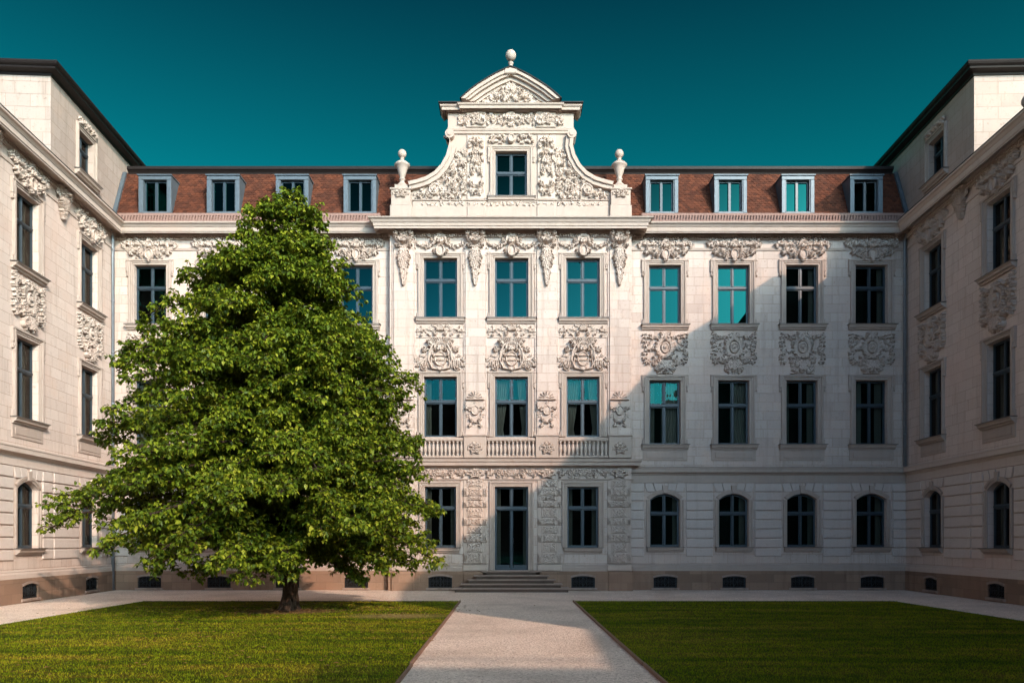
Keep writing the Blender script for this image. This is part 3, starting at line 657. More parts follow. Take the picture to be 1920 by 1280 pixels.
# gable window, reliefs, entablature
gwc = (gw[0]+gw[1])/2
window(range_, gwc, YG, gw[2], gw[1]-gw[0], gw[3]-gw[2], Z(322, YG)-gw[2], glass='coated_glass')
pn = lambda q, C=Lc: None
def R_scroll_side():
    w_, h_ = 2.14, 2.5; r = Relief(w_, h_, .014, 41); r.sym = False; pts = [(x_-X(767, YG)-w_/2, z_-Z(376, YG)-h_/2) for x_, z_ in Lc]
    def top(x):
        q = sorted(pts)
        for a, c in zip(q, q[1:]):
            if a[0] <= x <= c[0]: return a[1]+(c[1]-a[1])*(x-a[0])/(c[0]-a[0]+1e-6)
        return q[-1][1]+.2 if x > q[-1][0] else -9
    ok = lambda x, z: z < top(x)-.30 and x > -w_/2+.12 and x < w_/2-.05 and z > -h_/2+.08
    r.fill(ok, 150, (.08, .15), .075); r.spiral(-.15, -h_/2+.35, .24, 1.7, 0, 1, .045, .085); r.rosette(-.15, -h_/2+.35, .12, .11); r.spiral(.42, .1, .16, 1.5, 2, -1, .04, .08); r.garland((-.7, -h_/2+.22), (.1, -h_/2+.5), .05, .06, .08)
    return r.done(), w_, h_
(Rs, w_, h_) = R_scroll_side()
m = M(); xc = X(767, YG)+w_/2+.02; zc = Z(376, YG)+h_/2; m.relief(Rs, xc, YG, zc); m.relief(Rs, 2*X(957.7, YG)-xc, YG, zc, True)
RV = Relief(.60, 2.26, .014, 43); RV.fill(lambda x, z: abs(z) < 1.05 and x < .25, 52, (.07, .12), .075); RV.mask(0, .1, .12, .09); RV.garland((.0, 1.0), (.2, .95), .05, .05, .07); RV = RV.done()
for p in (892.5, 1024.3): 
    c = X(p, YG); m.bbox(c-.335, c+.335, YG-.05, YG, Z(374.8, YG), Z(254, YG), .02); m.relief(RV, c, YG-.05, Z(312, YG))
RF = Relief(1.7, .34, .0135, 47); RF.fill(lambda x, z: abs(z) < .13 and .16 < x < .8, 16, (.06, .09), .05); RF.oval(0, -.02, .1, .13, .07); RF.acanthus(0, .1, 1.57, .1, .08, 4, 2); m.relief(RF.done(), gwc, YG-.06, Z(262, YG))
RW = Relief(3.9, .52, .014, 53); RW.fill(lambda x, z: abs(z) < .19 and x < 1.9, 85, (.06, .11), .06); RW.mask(0, .02, .15, .09); RW.mask(1.06, .04, .14, .09); RW.oval(1.06, -.1, .1, .1, .08); RW = RW.done(); m.relief(RW, X(957.7, YG), YG-.09, Z(228, YG))
RB = Relief(7.2, .22, .014, 59); RB.fill(lambda x, z: abs(z) < .06 and x < 3.5, 60, (.035, .07), .03); m.relief(RB.done(), X(957.7, YG), YG-.04, Z(383, YG))
m.build('gable_relief', 'carved', gable)
m = M(); hx0, hx1 = X(845, YG), X(1070.5, YG)
m.sweep([(hx0, YG+.5), (hx0, YG), (hx1, YG), (hx1, YG+.5)], [(0, Z(252, YG)), (.06, Z(252, YG)), (.07, Z(247.5, YG)), (.10, Z(247, YG)), (.12, Z(243.5, YG)), (.09, Z(242, YG)), (.09, Z(215, YG)), (0, Z(214, YG))])
cprof = [(0, Z(214, YG)), (.12, Z(213.5, YG)), (.16, Z(210, YG)), (.30, Z(206, YG-.3)), (.31, Z(201.5, YG-.3)), (.36, Z(200, YG-.3)), (.38, Z(197.5, YG-.3)), (0, Z(196, YG-.3))]
m.sweep([(hx0, YG+.5), (hx0, YG), (hx1, YG), (hx1, YG+.5)], cprof); cx0, cx1 = X(878, YG), X(1037, YG); m.sweep([(cx0, YG+.0), (cx0, YG-.10), (cx1, YG-.10), (cx1, YG+.0)], [(d, z+.004) for d, z in cprof])
for p in (893, 1023): c = X(p, YG); m.bbox(c-.36, c+.36, YG-.16, YG-.085, Z(242.5, YG), Z(214.3, YG)); m.relief(RL['flower'], c, YG-.16, Z(228, YG), False, 1.1, 1.0)
m.build('gable_entablature', 'dressed', gable)
pcx = X(957.7, YG); z197 = Z(197, YG); apz = Z(141, YG)
def ped(k, n=14):                                           # the two convex sides of the pediment meeting in a blunt point
    hwid = (X(1047.5, YG)-pcx)-k*.0; H_ = apz-z197; o = []
    for i in range(n+1):
        t = i/n; o.append((hwid*(1-t)-k*(1-t)*1.15, z197+H_*float(np.interp(t, (0, .09, .19, .29, .387, .52, .645, .82, 1), (0, .13, .265, .385, .49, .62, .74, .88, 1)))-k*1.0*(t**.6)))
    return o
m = M(); tym = M()
for sg in (-1, 1):
    fl = lambda pts: [(pcx+sg*a, c) for a, c in pts]
    for k0, k1, pr in ((-.03, .10, .44), (.10, .20, .36), (.20, .34, .24), (.34, .44, .14)): m.ribbon(fl(ped(k0)), fl(ped(k1)), YG-pr, YG+.3)
o = ped(.40); tym.prism([(pcx-a, c) for a, c in o]+[(pcx+a, c) for a, c in o[::-1][1:]], YG-.05, YG+.3)
RT = Relief(2.9, .95, .014, 61); RT.fill(lambda x, z: z < .30-x*.62 and z > -.42, 55, (.07, .12), .075); RT.acanthus(0, -.1, 1.57, .3, .1, 7, 2.4); RT.mask(0, .0, .14, .1); tym.relief(RT.done(), pcx, YG-.05, z197+.48)
m.build('pediment', 'dressed', gable); tym.build('tympanum', 'carved', gable)
m = M()                                                    # lead covering on the pediment and cornice
for sg in (-1, 1): m.ribbon([(pcx+sg*a, c) for a, c in ped(-.075)], [(pcx+sg*a, c) for a, c in ped(-.031)], YG-.48, YG+.3)
for a, c in ((hx0-.42, pcx-(X(1047.5, YG)-pcx)), (pcx+(X(1047.5, YG)-pcx), hx1+.42)): m.box(a, c, YG-.42, YG+.5, Z(196, YG-.3)+.01, Z(196, YG-.3)+.05)
m.build('gable_flashing', 'dark_metal', gable)
def urn(c, zb, y, s=1.0):
    m = M(); m.bbox(c-.26, c+.26, y-.26, y+.26, zb, zb+.16, .03)
    m.lathe(c, y, zb+.16, [(.25, 0), (.21, .05), (.13, .13), (.085, .19), (.075, .24), (.12, .27), (.12, .30), (.08, .33), (.10, .38), (.135, .48), (.19, .66), (.235, .76), (.285, .79), (.29, .83), (.22, .90), (.12, .97), (.07, 1.0), (.06, 1.05), (.085, 1.07), (.06, 1.10)], 20)
    m.lathe(c, y, zb+.16+1.24, [(.158*math.sin(t)+.001, -.158*math.cos(t)) for t in np.linspace(0, math.pi, 13)], 20); return m
for p in (753.3, 1162): urn(X(p, YG), Z(356.5, YG), YG+.12).build('urn', 'dressed', gable)
m = M(); m.bbox(pcx-.24, pcx+.24, YG-.46, YG-.0, apz-.20, apz-.0, .03); m.lathe(pcx, YG-.23, apz, [(.19, 0), (.15, .03), (.09, .10), (.07, .17), (.065, .24), (.10, .27), (.10, .30), (.065, .33)], 18)
m.lathe(pcx, YG-.23, apz+.06+.52, [(.192*math.sin(t)+.001, -.192*math.cos(t)) for t in np.linspace(0, math.pi, 15)], 22); m.build('ball_finial', 'dressed', gable)
# ---- mansard roof: every tile a scalloped plate
r0, r1 = Vector((0, -.12, Z(405, -.12))), Vector((0, .72, Z(326.5, .72))); up = (r1-r0); RLn = up.length; up.normalize(); nrm = Vector((0, -up.z, up.y))
DY = -.24
DORM = [290, 418, 547.5, 674.5, 1241.3, 1370, 1496.6, 1624.8]
m = M(); rl = X(214)-.2; rr = X(1700)+.2
m.quad((rl, r0.y, r0.z), (rr, r0.y, r0.z), (rr, r1.y, r1.z), (rl, r1.y, r1.z))
tw, th = .165, .112; nrow = int(RLn/th)+1
for j in range(nrow):
    for i in range(int((rr-rl)/tw)+1):
        x = rl+(i+.5*(j % 2))*tw
        if X(775) < x < X(1140): continue
        if any(abs(x-X(p, DY)) < .50 for p in DORM) and .10 < (j+1)*th and j*th < 1.42: continue
        s0 = j*th; s1 = min(RLn, s0+th*1.9); hw_ = tw*.485; jj = random.uniform(-.006, .006); lift = .032+random.uniform(-.006, .008)
        pts = [(-hw_, s1, .008), (-hw_, s0+.055+jj, lift), (-hw_*.62, s0+.016+jj, lift), (0, s0+jj, lift), (hw_*.62, s0+.016+jj, lift), (hw_, s0+.055+jj, lift), (hw_, s1, .008)]
        V = [tuple(Vector((x+a, 0, 0))+r0.xyz*1+up*b_+nrm*c_) for a, b_, c_ in pts]; V = [(v[0], v[1], v[2]) for v in V]
        V2 = [tuple(Vector((x+a, 0, 0))+r0+up*b_+nrm*(c_-.016)) for a, b_, c_ in pts[1:6]]
        m.add(V+V2, [tuple(range(7))]+[(1+q, 2+q, 8+q, 7+q) for q in range(4)])
m.build('roof', 'tile', range_)
for a, c in ((X(214), X(716)), (X(1200), X(1702))):       # worn row of eave tiles standing on the cornice
    m = M(); x = a
    while x < c-.1:
        z0 = Z(415, -.45); j = random.uniform(-.01, .01)
        m.prism([(x, z0), (x+.05, z0+j), (x+.09, z0+.21+j), (x+.035, z0+.22+j)], -.47-random.uniform(0, .02), -.40); m.box(x+.005, x+.1, -.395, -.36, z0, z0+.19); x += .108
    m.box(a, c, -.49, -.35, Z(414, -.6)-.02, Z(415, -.45)+.03); m.box(a, c, -.41, -.10, Z(415, -.45)+.03, Z(405, -.12)-.012); m.box(a, c, -.455, -.42, Z(415, -.45)+.215, Z(415, -.45)+.25)
    m.build('eave_tiles', 'ridge_tile', range_)
m = M(); zr = Z(326.5, .72)
m.sweep([(X(224), .72), (X(1690), .72)], [(-.1, zr-.02), (.03, zr-.02), (.05, zr+.03), (.12, zr+.10), (.16, zr+.12), (.17, zr+.22), (.12, zr+.25), (-.1, zr+.25)]); m.box(X(224), X(1690), .6, 9.0, zr+.12, zr+.245)
m.build('roof_edge', 'dark_metal', range_)
for sg, xx in ((1, XL), (-1, XR)): m = M(); m.add([tuple(Vector((xx+sg*a, 0, 0))+r0+up*b_+nrm*c_) for b_ in (0, RLn) for a, c_ in ((0, 0), (0, .10), (.14, .10), (.14, 0))], [(0, 1, 5, 4), (1, 2, 6, 5), (2, 3, 7, 6), (0, 1, 2, 3), (4, 5, 6, 7)]); m.build('roof_flashing', 'zinc', range_)
m = M()
for p in DORM:
    x = X(p, DY); m.add([tuple(Vector((x+a, 0, 0))+r0+up*b_+nrm*.014) for a, b_ in ((-.5, .05), (.5, .05), (.5, 1.5), (-.5, 1.5))], [(0, 1, 2, 3)])
m.box(XL, XR, 1.0, 10, 13.7, zr+.1); m.build('attic_core', 'dark', range_)
# dormers
DY = -.24; dz0, dz1 = Z(399, DY), Z(329.5, DY)
def m_dorm():
    m = M(); a = .61; h = dz1-dz0; f = .145
    for sx in (-1, 1): m.bbox(*sorted((sx*(a-f), sx*a)), 0, .12, 0, h-f); m.box(*sorted((sx*(a-f-.03), sx*(a-f-.001))), .03, .2, .0, h-f)
    m.bbox(-a, a, 0, .12, h-f+.001, h); m.bbox(-a+f, a-f, .0, .12, -.02, .055); m.box(-a-.03, a+.03, -.05, 1.2, h+.001, h+.04); m.box(-a-.02, a+.02, -.04, .15, -.05, -.021)
    for sx in (-1, 1): m.box(*sorted((sx*(a-.02), sx*(a-.001))), .121, 1.1, 0.0, h)
    return m
def m_dcas():
    m = M(); a = .434; h = dz1-dz0-.146; y = .16
    m.box(-a, -a+.05, y, y+.06, .056, h); m.box(a-.05, a, y, y+.06, .056, h); m.bbox(-.055, .055, y-.02, y+.06, .056, h); m.box(-a+.05, a-.05, y, y+.06, h-.055, h); m.box(-a+.05, a-.05, y, y+.055, .056, .115); return m
def m_dpane():
    m = M(); h = dz1-dz0-.15; m.quad((-.43, .195, .06), (.43, .195, .06), (.43, .195, h), (-.43, .195, h)); m.quad((-.43, .7, .0), (.43, .7, .0), (.43, .7, h), (-.43, .7, h)); return m
for p in DORM:
    d = link('dormer', cached(('dormer',), m_dorm), 'zinc', range_, (X(p, DY), DY, dz0))
    c = link('casement', cached(('dormer_casement',), m_dcas), 'paint', d); 
    def dp(): m = M(); h = dz1-dz0-.15; m.quad((-.43, .195, .06), (.43, .195, .06), (.43, .195, h), (-.43, .195, h)); return m
    link('pane', cached(('dormer_pane',), dp), 'coated_glass', d)
# dim rooms behind the glass
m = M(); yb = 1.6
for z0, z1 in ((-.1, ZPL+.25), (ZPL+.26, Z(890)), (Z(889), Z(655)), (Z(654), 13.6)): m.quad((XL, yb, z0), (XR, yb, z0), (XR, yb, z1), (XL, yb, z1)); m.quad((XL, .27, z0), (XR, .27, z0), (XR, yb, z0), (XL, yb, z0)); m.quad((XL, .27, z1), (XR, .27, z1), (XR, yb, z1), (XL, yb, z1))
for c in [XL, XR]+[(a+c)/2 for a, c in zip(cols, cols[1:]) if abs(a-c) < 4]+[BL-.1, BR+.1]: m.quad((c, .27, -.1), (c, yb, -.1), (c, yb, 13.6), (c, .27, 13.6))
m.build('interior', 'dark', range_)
# downpipes
def pipe(parent, x, y, z0, z1, foot=False):
    m = M(); m.tube([(x, y, z0), (x, y, z1-.35), (x, y-.06, z1-.2), (x, y-.22, z1)], .058, 10)
    z = z0+1.2
    while z < z1-.5: m.tube([(x, y, z-.03), (x, y, z+.03)], .068, 10); m.box(x-.01, x+.01, y, y+.12, z-.015, z+.015); z += 1.9
    m.build('downpipe', 'pipe', parent)
pipe(range_, XL+.10, -.30, .02, Z(438)); pipe(range_, XR-.12, -.12, Z(874), Z(438))
# ================================================================== SIDE WINGS (local x along the wing, -y towards the court)
def wing(sg, loc, rz, label):
    t = thing('palace_wing', loc, rz); tag(t, label, 'building', 'side wings of the palace')
    LEN = 31.9; u = lambda d: sg*d
    def rg(a, b): return (min(u(a), u(b)), max(u(a), u(b)))
    ds = [1.95, 5.80, 9.70, 13.6, 17.5]
    ops = []
    for d in ds:
        c = u(d); ops += [(c-TOP[2]/2, c+TOP[2]/2, TOP[0], TOP[1]), (c-MID[2]/2, c+MID[2]/2, MID[0], MID[1]), (c-GRD[2]/2, c+GRD[2]/2, GRD[0], GRD[1], GRD[3])]
    x0, x1 = rg(0, LEN); E = .003
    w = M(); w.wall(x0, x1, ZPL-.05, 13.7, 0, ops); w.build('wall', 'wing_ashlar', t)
    m = M(); path = [(x0, 0), (x1, 0)]
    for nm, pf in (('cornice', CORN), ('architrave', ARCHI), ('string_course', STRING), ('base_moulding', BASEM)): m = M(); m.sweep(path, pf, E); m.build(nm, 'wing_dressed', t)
    e = M(); a, b = rg(.05, 20.05); egg_band(e, a, b, -.06, Z(445.5)); e.build('cornice_band', 'carved', t)
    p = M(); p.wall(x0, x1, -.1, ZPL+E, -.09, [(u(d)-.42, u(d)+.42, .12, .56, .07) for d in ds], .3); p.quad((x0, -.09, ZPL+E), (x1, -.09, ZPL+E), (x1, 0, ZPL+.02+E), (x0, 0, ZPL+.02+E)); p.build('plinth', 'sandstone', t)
    ed = [0.0]+[q for d in ds for q in (d-.78, d+.78)]+[22.0]
    segs = []
    for i in range(0, len(ed), 2):
        a, b = ed[i], ed[i+1]
        if i == 2: segs += [rg(a, 4.36), rg(4.39, b)]
        else: segs.append(rg(a, b))
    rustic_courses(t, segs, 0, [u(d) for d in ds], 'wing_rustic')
    for i, d in enumerate(ds):
        c = u(d); cu = [(.45, .95, False), (-.95, -.55, False)]
        window(t, c, 0, TOP[0], TOP[2], TOP[1]-TOP[0], Z(538)-TOP[0], 0, 'eared', 'sill', cu, glass='clear_glass')
        window(t, c, 0, MID[0], MID[2], MID[1]-MID[0], Z(759)-MID[0], 0, 'eared', 'apron', cu, glass='clear_glass')
        window(t, c, 0, GRD[0], GRD[2], GRD[1]-GRD[0], Z(962)-GRD[0], GRD[3], 'arch', 'arch', cu, glass='clear_glass')
        basement(t, c, -.09, .12, .84, .44)
        r = M(); r.relief(RL[('panel_b', 'panel_c', 'panel')[i % 3]], 0, 0, 0); r.build('relief_panel', 'carved', t, (c, 0, Z(661)))
        r = M(); r.relief(RL['crown_b' if i % 2 else 'crown'], 0, -.03, 0); r.build('window_crest', 'carved', t, (c, 0, Z(471)))
        if i < 4:
            cc = u((ds[i]+ds[i+1])/2) if i else u(3.85)
            r = M(); r.relief(RL['capital'], 0, -.02, .0, False, 1.1, .5); r.relief(RL['flower'], 0, -.1, .25, False, 1.6, 1.4); r.build('frieze_bracket', 'carved', t, (cc, 0, Z(466)))
    # raised corner block
    BD = 4.45; zt = 16.60; bx0, bx1 = rg(-7, BD); zb = Z(415, -.6)-.1
    wx = 2.15; wz0, wz1 = 14.42, 15.84
    a = M(); a.wall(bx0, bx1, zb, zt, .02, [(u(wx)-.5, u(wx)+.5, wz0, wz1)], .24)
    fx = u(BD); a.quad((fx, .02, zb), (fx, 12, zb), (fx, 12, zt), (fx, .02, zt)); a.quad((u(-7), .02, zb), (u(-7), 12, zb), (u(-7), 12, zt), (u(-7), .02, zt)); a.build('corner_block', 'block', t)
    window(t, u(wx), .02, wz0, 1.0, wz1-wz0, (wz1-wz0)*.66, 0, 'plain', 'sill', [(.1, .95, False)], glass='clear_glass')
    r = M(); r.relief(RL['swag_w'], 0, -.06, 0); r.build('window_crest', 'carved', t, (u(wx), .02, wz1+.30))
    e = M(); ex0, ex1 = rg(-7.4, BD)
    pth = [(u(-7), .02), (u(BD), .02), (u(BD), 12)] if sg > 0 else [(u(BD), 12), (u(BD), .02), (u(-7), .02)]
    e.sweep(pth, [(0, zt-.02), (.04, zt-.02), (.06, zt+.04), (.28, zt+.07), (.30, zt+.12), (.33, zt+.13), (.37, zt+.16), (.40, zt+.21), (.38, zt+.27), (0, zt+.28)])
    oh = .36; q0, q1 = u(-7.4), u(BD+oh); e.add([(q0, .02-oh, zt+.272), (q1, .02-oh, zt+.272), (q1, 12, zt+.272), (q0, 12, zt+.272), (u(-3), 5, zt+1.3), (u(BD-4.5), 5, zt+1.3)], [(0, 1, 5, 4), (1, 2, 5), (2, 3, 4, 5), (3, 0, 4)])
    e.build('eaves', 'dark_metal', t)
    # low roof along the rest of the wing
    rf = M(); z0 = Z(414, -.6)+.01; a0, a1 = rg(BD, 7.4)
    rf.quad((a0, -.55, z0), (a1, -.55, z0), (a1, 6, z0+2.6), (a0, 6, z0+2.6)); rf.build('roof', 'dark_metal', t)
    gtr = M(); gtr.box(*rg(0.0, LEN), -.635, -.45, Z(415.5, -.6)+.012, Z(415.5, -.6)+.04); gtr.build('gutter', 'dark_metal', t)
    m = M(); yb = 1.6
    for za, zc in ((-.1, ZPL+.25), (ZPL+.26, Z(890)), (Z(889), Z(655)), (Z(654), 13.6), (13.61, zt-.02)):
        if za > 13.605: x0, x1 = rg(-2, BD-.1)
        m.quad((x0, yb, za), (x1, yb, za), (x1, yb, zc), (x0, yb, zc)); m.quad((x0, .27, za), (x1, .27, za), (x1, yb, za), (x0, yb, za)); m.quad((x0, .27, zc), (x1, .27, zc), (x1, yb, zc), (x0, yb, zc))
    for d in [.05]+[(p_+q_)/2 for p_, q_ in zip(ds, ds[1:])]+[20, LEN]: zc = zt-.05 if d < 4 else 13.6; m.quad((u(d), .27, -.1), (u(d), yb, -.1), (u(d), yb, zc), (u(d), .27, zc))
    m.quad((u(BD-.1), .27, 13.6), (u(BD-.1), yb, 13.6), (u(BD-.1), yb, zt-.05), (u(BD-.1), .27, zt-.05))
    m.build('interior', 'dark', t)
    return t, u, rg
aL = math.atan(82/1450); aR = math.atan(55/1450)
wl, uL, _ = wing(-1, (XL, 0, 0), math.pi/2+aL, 'sunlit pale stone wing on the left, three storeys with raised corner block')
wr, uR, rgR = wing(1, (XR, 0, 0), -math.pi/2-aR, 'shaded pale stone wing on the right, with ball finial at the roof edge')
# right wing, towards and behind the viewer: attic, its end, lower range, far block (unseen, roofline invented to shape the shadows on front and court)
m = M()
m.prism([(7.2, 13.5), (7.2, 15.5), (7.4, 15.78), (8.3, 15.85), (10.5, 15.97), (12.1, 16.19), (14.8, 15.9), (17, 15.55), (20.8, 14.95), (23.5, 15.3), (28, 15.25), (32.6, 14.5), (32.7, 13), (32.2, 11.6), (31.95, 10.35), (31.91, 10.35), (31.91, 13.5)], .02, .9); m.box(31.95, 49, .0, 8, 0, 10.35); m.build('shadow_attic_wall', 'ashlar', wr)
m = M(); m.box(46.5, 60, 2.5, 12, 0, 15.7); m.tube([(46.55, 2.5, 16.15), (46.55, 12, 16.15)], .05, 6)
for y in np.arange(2.6, 12, 2.6): m.tube([(46.55, y, 15.6), (46.55, y, 16.15)], .03, 5)
m.build('far_shadow_block', 'ashlar', wr)
m = M(); m.bbox(6.85, 7.19, -.05, .3, 13.45, 13.85, .03); m.lathe(7.02, .12, 13.85, [(.14, 0), (.10, .05), (.07, .14), (.07, .24), (.10, .28), (.07, .32)], 16); m.lathe(7.02, .12, 14.33, [(.19*math.sin(t)+.001, -.19*math.cos(t)) for t in np.linspace(0, math.pi, 13)], 20); m.build('ball_finial', 'dressed', wr)
# ================================================================== GROUND
def m_gravel():
    m, nt, b = mat('pale_gravel'); o = coords(nt)
    v = N(nt, 'ShaderNodeTexVoronoi'); v.inputs['Scale'].default_value = 34; L(nt, o, v.inputs['Vector'])
    v2 = N(nt, 'ShaderNodeTexVoronoi'); v2.inputs['Scale'].default_value = 90; L(nt, o, v2.inputs['Vector'])
    n = noise(nt, o, .5, 5); n2 = noise(nt, o, 140, 3)
    s = N(nt, 'ShaderNodeSeparateColor'); L(nt, v.outputs['Color'], s.inputs[0]); s2 = N(nt, 'ShaderNodeSeparateColor'); L(nt, v2.outputs['Color'], s2.inputs[0])
    f = math_(nt, 'ADD', math_(nt, 'MULTIPLY', s.outputs[0], .55), math_(nt, 'MULTIPLY', s2.outputs[0], .45))
    c = ramp(nt, f, [(.12, (.44, .31, .24)), (.45, (.78, .62, .515)), (.8, (.89, .74, .63))])
    c = mix(nt, math_(nt, 'MULTIPLY', ramp(nt, n.outputs[0], [(.45, (0, 0, 0)), (.7, (1, 1, 1))]), .5), c, (.40, .29, .22))
    L(nt, c, b.inputs['Base Color']); bump(nt, b, math_(nt, 'ADD', v.outputs['Distance'], math_(nt, 'MULTIPLY', n2.outputs[0], .3)), .9, .02); return m
m = M(); m.quad((-400, -400, 0), (400, -400, 0), (400, 300, 0), (-400, 300, 0)); g = m.build('gravel_ground', m_gravel()); tag(g, kind='structure')
TX, TY = X(540)*.6856, -9.12                               # tree foot
def m_lawn(blade):
    m, nt, b = mat('grass_blades' if blade else 'lawn_soil_and_turf'); g = N(nt, 'ShaderNodeNewGeometry'); pos = g.outputs['Position']
    mp = N(nt, 'ShaderNodeMapping'); mp.inputs['Scale'].default_value = (.22, 1.5, 1); L(nt, pos, mp.inputs[0])
    n = noise(nt, mp.outputs[0], .9, 5, .6); n2 = noise(nt, pos, 2.2, 6, .7); n3 = noise(nt, pos, 60, 3)
    f = math_(nt, 'ADD', math_(nt, 'MULTIPLY', n.outputs[0], .6), math_(nt, 'MULTIPLY', n2.outputs[0], .4))
    if blade:
        f = math_(nt, 'ADD', f, math_(nt, 'MULTIPLY', math_(nt, 'SUBTRACT', g.outputs['Random Per Island'], .5), .12))
        c = ramp(nt, f, [(.36, (.060, .100, .004)), (.48, (.125, .160, .006)), (.58, (.22, .205, .010)), (.72, (.40, .27, .04))])
    else:
        f = math_(nt, 'ADD', f, math_(nt, 'MULTIPLY', math_(nt, 'SUBTRACT', n3.outputs[0], .5), .35))
        c = ramp(nt, f, [(.36, (.022, .034, .004)), (.47, (.05, .060, .006)), (.6, (.12, .085, .014)), (.76, (.22, .13, .035))])
    # bare earth round the trunk and the dry patch towards the path
    for (px, py, rx, ry) in ((TX, TY, 1.5, .9), (-2.6, -10.4, 1.5, .8)):
        s = N(nt, 'ShaderNodeVectorMath', operation='SUBTRACT'); L(nt, pos, s.inputs[0]); s.inputs[1].default_value = (px, py, 0)
        d = N(nt, 'ShaderNodeVectorMath', operation='DIVIDE'); L(nt, s.outputs[0], d.inputs[0]); d.inputs[1].default_value = (rx, ry, 50)
        l = N(nt, 'ShaderNodeVectorMath', operation='LENGTH'); L(nt, d.outputs[0], l.inputs[0])
        k = math_(nt, 'SUBTRACT', 1.35, math_(nt, 'ADD', l.outputs['Value'], math_(nt, 'MULTIPLY', n2.outputs[0], .7)), True)
        c = mix(nt, math_(nt, 'MULTIPLY', k, 1.2, True), c, (.24, .145, .07) if px == TX else (.23, .17, .07))
    L(nt, c, b.inputs['Base Color']); b.inputs['Roughness'].default_value = .9; b.inputs['Specular IOR Level'].default_value = .03
    if not blade: bump(nt, b, n3.outputs[0], .8, .03)
    return m
ML, MB_ = m_lawn(False), m_lawn(True)
LY = -5.72; LAWN = ((-10.95, -1.41), (2.02, 11.68))
m = M()
for (a, b_) in LAWN: m.box(a, b_, -60, LY, -.05, .022)
lw = m.build('lawn', ML); tag(lw, kind='structure')
for k, ((a, b_), side, lab) in enumerate(zip(LAWN, (1, 0), ('thin rusty steel edging along the left lawn beside the gravel path', 'thin rusty steel edging along the right lawn beside the gravel path'))):
    m = M(); x = b_ if side else a; sgn = 1 if side else -1; y = LY
    while y > -32:
        L_ = 3.0; j = random.uniform(-.012, .012); m.box(*sorted((x+j+sgn*.002, x+j+sgn*.035)), y-L_+.01, y, -.05, .055+random.uniform(-.006, .006)); y -= L_
    m.box(*sorted((x, x-sgn*9.5)), LY+.002, LY+.02, -.05, .028)
    tag(m.build('lawn_edging', 'edging'), lab, 'edging', 'steel edgings of the two lawns')
def blades(a, b_, y0, y1, n, far):
    x = rng.uniform(a+.01, b_-.01, n); y = rng.uniform(y0, y1, n)
    keep = ((x-TX)/1.3)**2+((y-TY)/.8)**2 > rng.uniform(.3, 1.3, n)
    x, y = x[keep], y[keep]; n = len(x); h = rng.uniform(.018, .038, n)*(1.0); az = rng.uniform(0, 2*np.pi, n); w = rng.uniform(.004, .007, n)*(1.5 if far else 1.0)
    lx, ly = rng.normal(0, .016, n), rng.normal(0, .016, n); V = np.zeros((n, 3, 3))
    V[:, 0, 0] = x-w*np.cos(az); V[:, 0, 1] = y-w*np.sin(az); V[:, 1, 0] = x+w*np.cos(az); V[:, 1, 1] = y+w*np.sin(az); V[:, 0, 2] = V[:, 1, 2] = .018
    V[:, 2, 0] = x+lx; V[:, 2, 1] = y+ly; V[:, 2, 2] = .02+h
    return V
Vs = []
for (a, b_) in LAWN:
    for (y0, y1, dens) in ((-21.5, -15, 900), (-15, -10, 650), (-10, LY, 420)): Vs.append(blades(a, b_, y0, y1, int((b_-a)*(y1-y0)*dens), y0 > -12))
V = np.concatenate(Vs); n = len(V); me = bpy.data.meshes.new('grass'); me.vertices.add(n*3); me.vertices.foreach_set('co', V.reshape(-1)); me.loops.add(n*3); me.loops.foreach_set('vertex_index', np.arange(n*3, dtype=np.int32)); me.polygons.add(n); me.polygons.foreach_set('loop_start', np.arange(0, n*3, 3, dtype=np.int32)); me.update(calc_edges=True)
tag(link('grass', me, MB_), 'short mown grass of the courtyard lawns', 'grass', None, 'stuff')
m = M()                                                    # dry leaves lying under the tree and along the path edge
for i in range(900):
    if i < 600: a = random.uniform(0, 6.28); q = abs(random.gauss(0, 1.6)); x, y = TX+q*1.5*math.cos(a), TY+q*.7*math.sin(a)
    else: x, y = random.uniform(-10.8, -1.3), random.uniform(-19, LY)
    a = random.uniform(0, 6.28); r = random.uniform(.03, .055); z = .05+random.uniform(0, .012); c, s_ = math.cos(a), math.sin(a)
    m.add([(x+r*c, y+r*s_, z), (x-.5*r*s_, y+.5*r*c, z+.012), (x-r*c, y-r*s_, z), (x+.5*r*s_, y-.5*r*c, z+.01)], [(0, 1, 2, 3)])
tag(m.build('fallen_leaves', simple('dry_brown_leaf', (.24, .13, .05), .8, 0, .5, 40, .1)), 'dry brown leaves scattered on the left lawn under the tree', 'leaves', None, 'stuff')
# ================================================================== TREE
def m_leaf():
    m, nt, b = mat('leaf_green'); g = N(nt, 'ShaderNodeNewGeometry'); n = noise(nt, g.outputs['Position'], .9, 3)
    f = math_(nt, 'ADD', math_(nt, 'MULTIPLY', g.outputs['Random Per Island'], .55), math_(nt, 'MULTIPLY', n.outputs[0], .45))
    c = ramp(nt, f, [(.15, (.022, .044, .003)), (.42, (.066, .108, .005)), (.66, (.165, .205, .009)), (.9, (.36, .35, .035))])
    L(nt, c, b.inputs['Base Color']); b.inputs['Roughness'].default_value = .55; b.inputs['Specular IOR Level'].default_value = .3
    tr = N(nt, 'ShaderNodeBsdfTranslucent'); L(nt, mix(nt, .5, c, (.16, .22, .01)), tr.inputs['Color']); mx = N(nt, 'ShaderNodeMixShader'); mx.inputs[0].default_value = .22
    L(nt, b.outputs[0], mx.inputs[1]); L(nt, tr.outputs[0], mx.inputs[2]); L(nt, mx.outputs[0], nt.nodes['Material Output'].inputs[0]); return m
